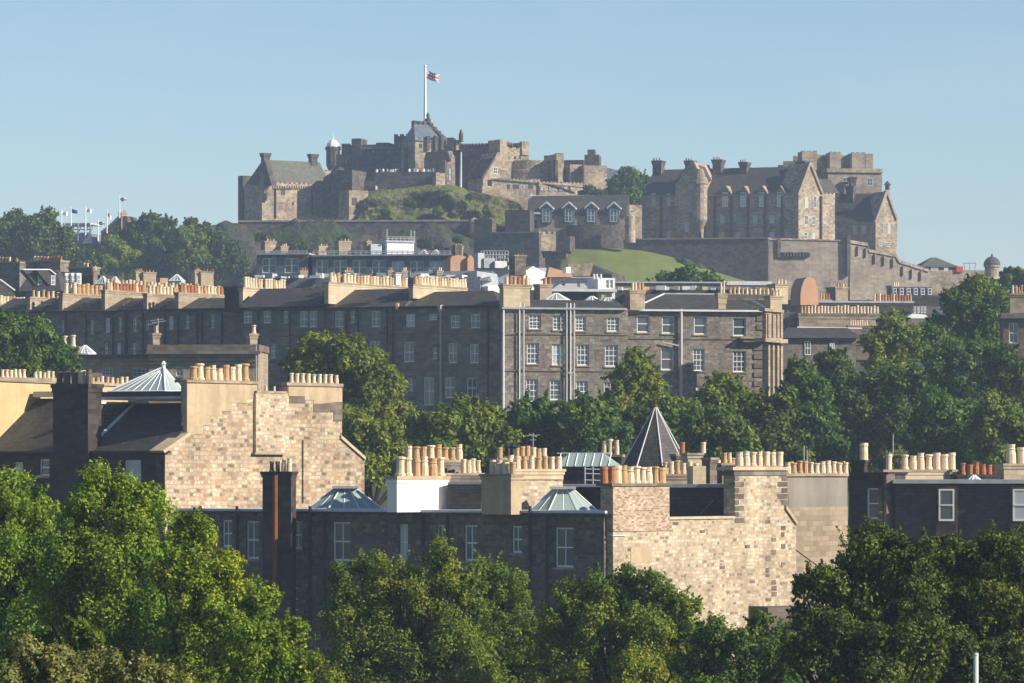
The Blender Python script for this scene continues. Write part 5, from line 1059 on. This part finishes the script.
def tree(lobes, Y, mat, label, leaf=.2, dens=2.0, cat='tree', name='broadleaf_tree', group=None, seed=0, gap=.0, flat=1.0, trunk=True, dy=.8, ground=None, sub=1.0, wr=.62):
    """lobes: (px, py, rpx[, dY]) big boughs of the crown; every bough carries knobs, every knob carries leaves"""
    rng = np.random.default_rng(seed + 11)
    sc_ = Y / S; L = []
    for q in lobes:
        y = Y + (q[3] if len(q) > 3 else rng.uniform(-.5, .5) * dy * q[2] * sc_); L.append(((q[0] - 512) / S * y, y, (HZ - q[1]) / S * y, q[2] * y / S))
    ex = []
    for lx, ly, lz, lr in L:
        for _ in range(3):
            d = unit(rng, 1, -.2)[0]; q = lr * rng.uniform(.4, .62); ex.append((lx + d[0] * lr * .62, ly + abs(d[1]) * lr * .5, lz + d[2] * lr * .55, q))
    L = np.array(L + ex); cx = np.average(L[:, 0], weights=L[:, 3]); cy = np.average(L[:, 1], weights=L[:, 3]); base = gz(cy) if ground is None else ground
    t = thing(name, label, cat, (cx, cy, base), group)
    P_, N_, S_ = [], [], []; tips = []
    for lx, ly, lz, lr in L:
        nk = int((20 if lr > 1.3 else 10) * sub); kd = unit(rng, nk, .25); kc = np.array([lx, ly, lz]) + kd * lr * np.array([1, dy + .15, flat]) * rng.uniform(.42, .84, (nk, 1)); kr = lr * rng.uniform(.24, .46, nk) / sub ** .4
        tips.append((lx, ly, lz - lr * .3, lr))
        for c_, r_ in zip(kc, kr):
            if rng.random() < gap: continue
            area = 4 * math.pi * r_ * r_; nl = int(dens * area / (leaf * leaf * wr * .5) * .42) + 6
            d = unit(rng, nl, .15); rad = 1 - .55 * rng.random(nl) ** 2; rad *= 1 + .17 * rng.normal(size=nl)
            P_.append(c_ + d * (r_ * rad)[:, None] * np.array([1, 1, flat])); nn = d * 1.0 + rng.normal(size=(nl, 3)) * .5; nn[:, 2] += .3; nn[:, 1] -= .1
            N_.append(nn / np.linalg.norm(nn, axis=1)[:, None]); S_.append(leaf * rng.uniform(.65, 1.35, nl))
        # twig sprays that stick out of the bough
        for _ in range(int(9 * sub)):
            d = unit(rng, 1, .55)[0]; m_ = int(26 * dens); tt = rng.random(m_); base_ = np.array([lx, ly, lz]) + d * lr * .75
            q = base_ + np.outer(tt, d + rng.normal(size=3) * .25) * lr * rng.uniform(.35, .6) + rng.normal(size=(m_, 3)) * lr * .09 * (1.1 - tt)[:, None]
            P_.append(q); nn = d + rng.normal(size=(m_, 3)) * .7; nn[:, 2] += .3; N_.append(nn / np.linalg.norm(nn, axis=1)[:, None]); S_.append(leaf * rng.uniform(.6, 1.2, m_))
        # inner foliage so that the bough is not hollow
        ni = int(110 * dens * (1 - gap)); d = unit(rng, ni); P_.append(np.array([lx, ly, lz]) + d * (lr * .6 * rng.random(ni) ** .4)[:, None] * np.array([1, 1, flat])); N_.append(unit(rng, ni)); S_.append(np.full(ni, lr * .2))
    P_ = np.concatenate(P_) - np.array([cx, cy, base]); crown = leafmesh('crown', P_, np.concatenate(N_), np.concatenate(S_), mat, t, rng, wr)
    if trunk:
        mb = MB(); zc = L[:, 2].min() - .3 * L[:, 3].max(); zc = max(zc, base + 1.2); H = L[:, 2].max() - base; r0 = .028 * H + .08
        fork = (cx, cy, base + (zc - base) * .75); mb.tube((cx, cy, base - .3), fork, r0 * 1.1, r0 * .6, 9)
        for lx, ly, lz, lr in tips:
            q = Vector(fork); e = Vector((lx, ly, lz)); mid = (q + e) / 2 + Vector((0, 0, -.08 * (e - q).length)); mb.tube(q, mid, r0 * .32, r0 * .18, 6); mb.tube(mid, e, r0 * .18, r0 * .06, 6)
            for _ in range(3):
                dd = Vector(unit(rng, 1, .5)[0]); mb.tube(e - Vector((0, 0, .2 * lr)), e + dd * lr * .8, r0 * .14, r0 * .04, 5)
        tr = mb.build('trunk', 'bark', t)
    TREES.append(t); return t
G1 = 'trees in the foreground gardens'
# foreground left
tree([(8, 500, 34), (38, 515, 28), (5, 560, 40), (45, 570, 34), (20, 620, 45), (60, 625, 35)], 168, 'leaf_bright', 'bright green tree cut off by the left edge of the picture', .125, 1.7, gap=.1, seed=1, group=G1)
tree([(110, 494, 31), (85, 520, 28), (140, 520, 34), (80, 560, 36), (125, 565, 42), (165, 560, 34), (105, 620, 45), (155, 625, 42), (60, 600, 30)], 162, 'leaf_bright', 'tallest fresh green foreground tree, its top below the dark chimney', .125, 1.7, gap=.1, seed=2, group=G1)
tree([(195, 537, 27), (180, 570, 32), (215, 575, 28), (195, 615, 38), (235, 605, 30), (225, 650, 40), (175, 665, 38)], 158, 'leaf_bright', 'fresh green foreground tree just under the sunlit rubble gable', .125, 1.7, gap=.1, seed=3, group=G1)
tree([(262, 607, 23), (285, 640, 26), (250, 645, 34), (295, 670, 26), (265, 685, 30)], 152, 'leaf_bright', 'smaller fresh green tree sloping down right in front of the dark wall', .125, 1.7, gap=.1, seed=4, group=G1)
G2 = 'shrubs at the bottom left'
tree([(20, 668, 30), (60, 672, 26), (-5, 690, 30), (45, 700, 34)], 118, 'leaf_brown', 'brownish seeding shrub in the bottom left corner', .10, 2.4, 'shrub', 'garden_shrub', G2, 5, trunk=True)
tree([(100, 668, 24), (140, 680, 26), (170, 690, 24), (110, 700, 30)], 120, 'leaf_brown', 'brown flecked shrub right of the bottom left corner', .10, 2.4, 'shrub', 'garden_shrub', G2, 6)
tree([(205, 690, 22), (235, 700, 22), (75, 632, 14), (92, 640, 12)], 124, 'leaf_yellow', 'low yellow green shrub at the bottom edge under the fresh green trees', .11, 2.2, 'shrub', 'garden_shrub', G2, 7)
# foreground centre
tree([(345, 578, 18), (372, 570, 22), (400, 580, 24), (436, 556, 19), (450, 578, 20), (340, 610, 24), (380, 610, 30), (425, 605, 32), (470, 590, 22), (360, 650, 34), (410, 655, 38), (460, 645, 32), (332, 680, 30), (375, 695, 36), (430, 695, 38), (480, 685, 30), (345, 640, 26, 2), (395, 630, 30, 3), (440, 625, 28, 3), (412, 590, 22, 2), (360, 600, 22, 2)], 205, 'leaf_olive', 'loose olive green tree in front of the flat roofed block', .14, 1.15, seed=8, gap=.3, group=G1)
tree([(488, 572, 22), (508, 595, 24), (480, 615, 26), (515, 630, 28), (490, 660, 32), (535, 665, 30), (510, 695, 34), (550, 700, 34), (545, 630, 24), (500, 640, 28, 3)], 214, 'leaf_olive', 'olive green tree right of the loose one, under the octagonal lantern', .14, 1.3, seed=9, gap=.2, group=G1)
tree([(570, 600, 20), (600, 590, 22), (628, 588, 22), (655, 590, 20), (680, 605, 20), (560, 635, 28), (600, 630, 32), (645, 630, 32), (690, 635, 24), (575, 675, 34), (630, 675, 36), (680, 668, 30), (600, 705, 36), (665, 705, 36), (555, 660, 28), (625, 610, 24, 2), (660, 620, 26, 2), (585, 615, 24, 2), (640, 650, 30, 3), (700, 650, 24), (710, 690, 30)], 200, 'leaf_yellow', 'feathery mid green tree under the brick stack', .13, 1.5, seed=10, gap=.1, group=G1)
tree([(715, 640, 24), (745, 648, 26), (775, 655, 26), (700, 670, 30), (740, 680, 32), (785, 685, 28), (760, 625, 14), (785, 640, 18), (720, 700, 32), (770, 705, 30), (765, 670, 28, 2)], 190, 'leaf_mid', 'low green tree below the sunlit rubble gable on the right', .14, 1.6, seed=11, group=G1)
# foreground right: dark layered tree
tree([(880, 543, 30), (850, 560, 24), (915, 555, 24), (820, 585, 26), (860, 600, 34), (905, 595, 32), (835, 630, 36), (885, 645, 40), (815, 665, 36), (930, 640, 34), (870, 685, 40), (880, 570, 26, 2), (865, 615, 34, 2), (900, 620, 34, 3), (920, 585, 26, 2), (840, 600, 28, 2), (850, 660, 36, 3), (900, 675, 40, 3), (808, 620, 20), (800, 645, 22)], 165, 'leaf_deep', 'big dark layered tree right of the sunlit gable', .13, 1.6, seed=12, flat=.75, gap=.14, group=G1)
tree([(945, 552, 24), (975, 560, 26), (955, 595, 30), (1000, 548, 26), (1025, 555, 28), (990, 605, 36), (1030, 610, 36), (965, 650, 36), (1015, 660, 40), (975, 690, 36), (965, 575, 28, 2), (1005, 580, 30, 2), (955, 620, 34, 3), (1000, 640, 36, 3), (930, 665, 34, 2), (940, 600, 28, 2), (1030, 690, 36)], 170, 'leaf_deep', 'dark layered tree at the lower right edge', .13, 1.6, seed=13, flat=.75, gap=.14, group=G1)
G3 = 'trees between the near tenements and the middle terrace'
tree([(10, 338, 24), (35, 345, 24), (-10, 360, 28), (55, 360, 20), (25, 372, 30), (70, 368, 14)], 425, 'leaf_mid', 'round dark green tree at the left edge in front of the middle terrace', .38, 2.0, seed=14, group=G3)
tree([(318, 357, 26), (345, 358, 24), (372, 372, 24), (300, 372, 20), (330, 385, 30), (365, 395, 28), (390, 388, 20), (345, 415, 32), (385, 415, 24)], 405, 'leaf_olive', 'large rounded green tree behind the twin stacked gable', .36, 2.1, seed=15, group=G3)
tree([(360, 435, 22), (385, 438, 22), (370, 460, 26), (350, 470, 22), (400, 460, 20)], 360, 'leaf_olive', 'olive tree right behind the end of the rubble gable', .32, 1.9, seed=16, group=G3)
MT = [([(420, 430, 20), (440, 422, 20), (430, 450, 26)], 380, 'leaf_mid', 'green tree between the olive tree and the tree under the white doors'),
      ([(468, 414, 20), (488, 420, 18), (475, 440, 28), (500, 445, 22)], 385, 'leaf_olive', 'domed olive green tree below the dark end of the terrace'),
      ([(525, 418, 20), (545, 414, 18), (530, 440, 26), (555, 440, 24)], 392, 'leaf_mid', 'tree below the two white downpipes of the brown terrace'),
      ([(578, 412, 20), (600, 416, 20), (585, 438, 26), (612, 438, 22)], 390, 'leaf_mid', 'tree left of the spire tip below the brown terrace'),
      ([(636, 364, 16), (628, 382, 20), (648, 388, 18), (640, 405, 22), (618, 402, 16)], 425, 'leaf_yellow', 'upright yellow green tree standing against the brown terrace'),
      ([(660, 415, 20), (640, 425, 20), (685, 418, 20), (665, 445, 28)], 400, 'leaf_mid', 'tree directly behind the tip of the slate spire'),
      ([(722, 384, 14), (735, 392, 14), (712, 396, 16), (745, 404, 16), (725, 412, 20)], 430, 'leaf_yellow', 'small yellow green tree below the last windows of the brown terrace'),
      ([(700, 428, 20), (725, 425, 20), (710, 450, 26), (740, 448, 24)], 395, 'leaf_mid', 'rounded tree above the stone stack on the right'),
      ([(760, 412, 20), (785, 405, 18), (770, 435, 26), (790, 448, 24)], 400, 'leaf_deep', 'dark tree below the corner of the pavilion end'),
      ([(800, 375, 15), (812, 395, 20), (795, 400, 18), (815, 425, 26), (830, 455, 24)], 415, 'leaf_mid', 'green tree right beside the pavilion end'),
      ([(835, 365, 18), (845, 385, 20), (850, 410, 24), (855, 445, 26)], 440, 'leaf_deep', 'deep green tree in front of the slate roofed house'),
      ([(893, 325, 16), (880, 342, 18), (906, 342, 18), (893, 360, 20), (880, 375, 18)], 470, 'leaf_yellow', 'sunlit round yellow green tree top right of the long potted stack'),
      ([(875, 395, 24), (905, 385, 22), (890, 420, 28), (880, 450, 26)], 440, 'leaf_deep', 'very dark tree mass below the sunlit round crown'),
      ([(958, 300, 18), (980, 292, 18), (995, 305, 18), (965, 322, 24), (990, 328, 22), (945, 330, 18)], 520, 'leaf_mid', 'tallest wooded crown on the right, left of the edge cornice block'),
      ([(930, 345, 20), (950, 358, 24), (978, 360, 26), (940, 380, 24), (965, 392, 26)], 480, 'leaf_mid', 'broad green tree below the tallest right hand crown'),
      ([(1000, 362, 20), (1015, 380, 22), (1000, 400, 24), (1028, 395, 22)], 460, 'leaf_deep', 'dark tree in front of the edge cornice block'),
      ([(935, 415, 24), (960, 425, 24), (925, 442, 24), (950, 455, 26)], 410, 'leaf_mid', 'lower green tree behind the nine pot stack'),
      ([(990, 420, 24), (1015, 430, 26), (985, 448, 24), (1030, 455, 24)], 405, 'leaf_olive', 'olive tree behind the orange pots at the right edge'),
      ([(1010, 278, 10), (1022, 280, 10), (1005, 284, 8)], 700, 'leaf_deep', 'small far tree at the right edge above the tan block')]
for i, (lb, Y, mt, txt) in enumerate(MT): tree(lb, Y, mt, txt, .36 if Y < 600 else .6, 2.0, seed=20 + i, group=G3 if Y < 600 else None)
# trees of the hill
tree([(688, 278, 14), (668, 284, 14), (708, 284, 13), (655, 292, 12), (690, 295, 20), (722, 293, 10)], 620, 'leaf_mid', 'leafy green tree rising behind the hip roofed pavilion', .42, 2.0, seed=50)
tree([(628, 180, 12), (615, 186, 11), (642, 186, 11), (628, 195, 16), (608, 198, 9), (648, 200, 9)], 1000, 'leaf_mid', 'round tree on the castle hill left of the barracks', .55, 1.8, seed=51, ground=50)
tree([(590, 192, 7), (582, 196, 5), (600, 196, 7)], 990, 'leaf_deep', 'low dark bushy tree under the castle towers', .5, 1.8, seed=52, ground=50)
GH = 'trees on the slope left of the castle'
tree([(15, 224, 15), (45, 224, 15), (30, 238, 20), (0, 240, 20), (60, 240, 14), (15, 255, 20), (48, 256, 20), (68, 258, 14)], 900, 'leaf_deep', 'big dark tree mass at the left edge below the sky', .6, 1.8, seed=53, group=GH)
tree([(150, 224, 11), (135, 228, 9), (165, 226, 11), (145, 240, 16), (120, 240, 12), (170, 242, 16)], 935, 'leaf_deep', 'dark tree on the skyline right of the red chimney', .6, 1.8, seed=54, group=GH)
tree([(112, 247, 12), (122, 258, 14), (108, 266, 12), (135, 262, 12)], 900, 'leaf_yellow', 'yellow green tree below the slate roofed house on the slope', .5, 1.8, seed=55, group=GH)
tree([(155, 252, 12), (150, 266, 13), (168, 264, 12), (178, 250, 10)], 895, 'leaf_mid', 'green tree in the middle of the slope left of the castle', .5, 1.8, seed=56, group=GH)
tree([(185, 238, 13), (195, 252, 13), (182, 258, 12), (200, 240, 8)], 890, 'leaf_yellow', 'light green tree at the foot of the dark castle rock', .5, 1.8, seed=57, group=GH)
tree([(192, 226, 8), (203, 230, 8), (212, 240, 12), (225, 252, 14), (212, 262, 14), (240, 264, 12)], 935, 'leaf_deep', 'dark scrubby tree clinging to the left shoulder of the rock', .6, 1.6, seed=58, group=GH)
tree([(88, 258, 10), (98, 266, 10), (78, 268, 10)], 880, 'leaf_deep', 'dark tree under the grandstand wall', .5, 1.7, seed=59, group=GH)
GB = 'bushes on the grassy crag'
for i, (x, y, r_, mt, txt) in enumerate(((362, 206, 4.5, 'leaf_deep', 'dark bush at the left foot of the grassy crag'), (385, 212, 4, 'leaf_mid', 'green bush low on the grassy crag below the battery wall'), (410, 203, 5, 'leaf_deep', 'dark bush in the middle of the grassy crag'), (438, 211, 5, 'leaf_olive', 'olive bush low in the centre of the grassy crag'),
      (462, 206, 4.5, 'leaf_deep', 'dark bush right of the centre of the grassy crag'), (488, 212, 4.5, 'leaf_olive', 'olive bush near the right foot of the grassy crag'), (470, 197, 3, 'leaf_mid', 'small bush near the top right of the grassy crag'))):
    tree([(x - r_ * .6, y, r_ * .7), (x + r_ * .6, y + 1, r_ * .7), (x, y - r_ * .4, r_ * .7)], 979, mt, txt, .5, 1.5, 'bush', 'bush', GB, 70 + i, ground=(HZ - y - 5) / S * 979)
GR = 'scrub on the dark castle rock'
for i, (x, y, r_, mt, txt) in enumerate(((262, 238, 6, 'leaf_deep', 'scrubby bush on the rock under the tower house'), (300, 246, 6, 'leaf_deep', 'low scrub on the rock above the mansard roof'), (345, 240, 5, 'leaf_mid', 'greener scrub on the rock left of the plant room'), (425, 244, 6, 'leaf_deep', 'scrub on the rock right of the white plant room'), (458, 240, 4, 'leaf_mid', 'small scrub on the rock left of the pale sentry turret'))):
    tree([(x - r_ * .7, y, r_ * .7), (x + r_ * .7, y + 1, r_ * .7), (x, y - r_ * .4, r_ * .6)], 950, mt, txt, .5, 1.5, 'bush', 'bush', GR, 90 + i, ground=(HZ - y - 6) / S * 950)
# visitors on the battery wall
def person_mesh(cloth):
    bm = bmesh.new(); ly = bm.verts.layers.skin.verify()
    pts = [((0, 0, .95), .15, None), ((0, 0, 1.2), .14, 0), ((0, 0, 1.42), .15, 1), ((0, 0, 1.52), .06, 2), ((0, 0, 1.62), .09, 3), ((0, -.01, 1.72), .095, 4),
           ((-.1, 0, .85), .1, 0), ((-.11, -.02, .48), .075, 6), ((-.11, .02, .08), .055, 7), ((-.11, -.1, .03), .04, 8), ((.1, 0, .85), .1, 0), ((.11, -.02, .48), .075, 10), ((.11, .02, .08), .055, 11), ((.11, -.1, .03), .04, 12),
           ((-.2, 0, 1.4), .06, 2), ((-.26, -.02, 1.12), .048, 14), ((-.22, -.16, .95), .038, 15), ((.2, 0, 1.4), .06, 2), ((.26, -.02, 1.12), .048, 17), ((.22, -.16, .95), .038, 18)]
    vs = []
    for c_, r_, p in pts:
        v = bm.verts.new(c_); v[ly].radius = (r_, r_); vs.append(v)
        if p is not None: bm.edges.new((vs[p], v))
    vs[0][ly].use_root = True
    me = bpy.data.meshes.new('person'); bm.to_mesh(me); bm.free(); o = bpy.data.objects.new('tmp', me); C.objects.link(o)
    o.modifiers.new('s', 'SKIN'); q = o.modifiers.new('b', 'SUBSURF'); q.levels = 1; q.render_levels = 1
    dg = bpy.context.evaluated_depsgraph_get(); m2 = bpy.data.meshes.new_from_object(o.evaluated_get(dg)); bpy.data.objects.remove(o); m2.name = 'person'
    m2.materials.clear()
    for k in (cloth, 'skin', 'cloth_dark'): m2.materials.append(M[k])
    for p in m2.polygons:
        z = p.center.z; p.material_index = 1 if z > 1.53 else (2 if z < .9 else 0); p.use_smooth = True
    return m2
PMX = {k: person_mesh(k) for k in ('cloth_white', 'cloth_dark', 'cloth_green', 'cloth_blue')}
PL = {'cloth_white': 'person in a white top looking over the dark battery wall', 'cloth_dark': 'person in dark clothes looking over the dark battery wall', 'cloth_green': 'person in a bright green jacket behind the battery wall below the keep', 'cloth_blue': 'person in a blue top looking over the dark battery wall'}
random.seed(12); fb = Fr(368, 992, 10)
for x, k in ((377, 'cloth_white'), (380, 'cloth_dark'), (383, 'cloth_white'), (387.5, 'cloth_blue'), (391, 'cloth_white'), (393, 'cloth_white'), (395.5, 'cloth_white'), (398, 'cloth_dark'), (409.5, 'cloth_white'), (414, 'cloth_blue'), (417, 'cloth_white'), (420, 'cloth_dark'), (424, 'cloth_white'), (428, 'cloth_white'), (430.5, 'cloth_green'), (433, 'cloth_blue')):
    q = fb.p(x, 168.5 + random.uniform(-.6, .6), 2.2); o = bpy.data.objects.new('person', PMX[k]); C.objects.link(o); o.location = (q[0], q[1], q[2] - 1.75); o.rotation_euler = (0, 0, random.uniform(-.6, .6)); tag(o, PL[k], 'person', 'visitors on the battery wall')
wf = MB().box(fb, fb.s(374), fb.s(437), 1.4, 6, fb.z(185, 400, 1.4), fb.z(168.5, 400, 2.2) - 1.74).build('battery_walk', 'curtain', next(o for o in C.objects if o.name.startswith('battery_wall')))

# ------------------------------------------------------------ haze between the town and the castle
hm = bpy.data.materials.new('haze_air'); hm.use_nodes = True; ht = hm.node_tree; ht.nodes.clear()
ho = ht.nodes.new('ShaderNodeOutputMaterial'); pv = ht.nodes.new('ShaderNodeVolumePrincipled')
pv.inputs['Color'].default_value = (.60, .76, 1.0, 1); pv.inputs['Density'].default_value = .00018; pv.inputs['Anisotropy'].default_value = .0
ht.links.new(pv.outputs[0], ho.inputs[1])
hme = bpy.data.meshes.new('haze'); x0, x1, y0, y1, z0, z1 = -6100, 6100, -650, 6100, -24, 100
hme.from_pydata([(x, y, z) for z in (z0, z1) for y in (y0, y1) for x in (x0, x1)], [], [(0, 2, 3, 1), (4, 5, 7, 6), (0, 1, 5, 4), (2, 6, 7, 3), (1, 3, 7, 5), (2, 0, 4, 6)])
hme.materials.append(hm); hz = bpy.data.objects.new('haze', hme); C.objects.link(hz); hz['kind'] = 'stuff'
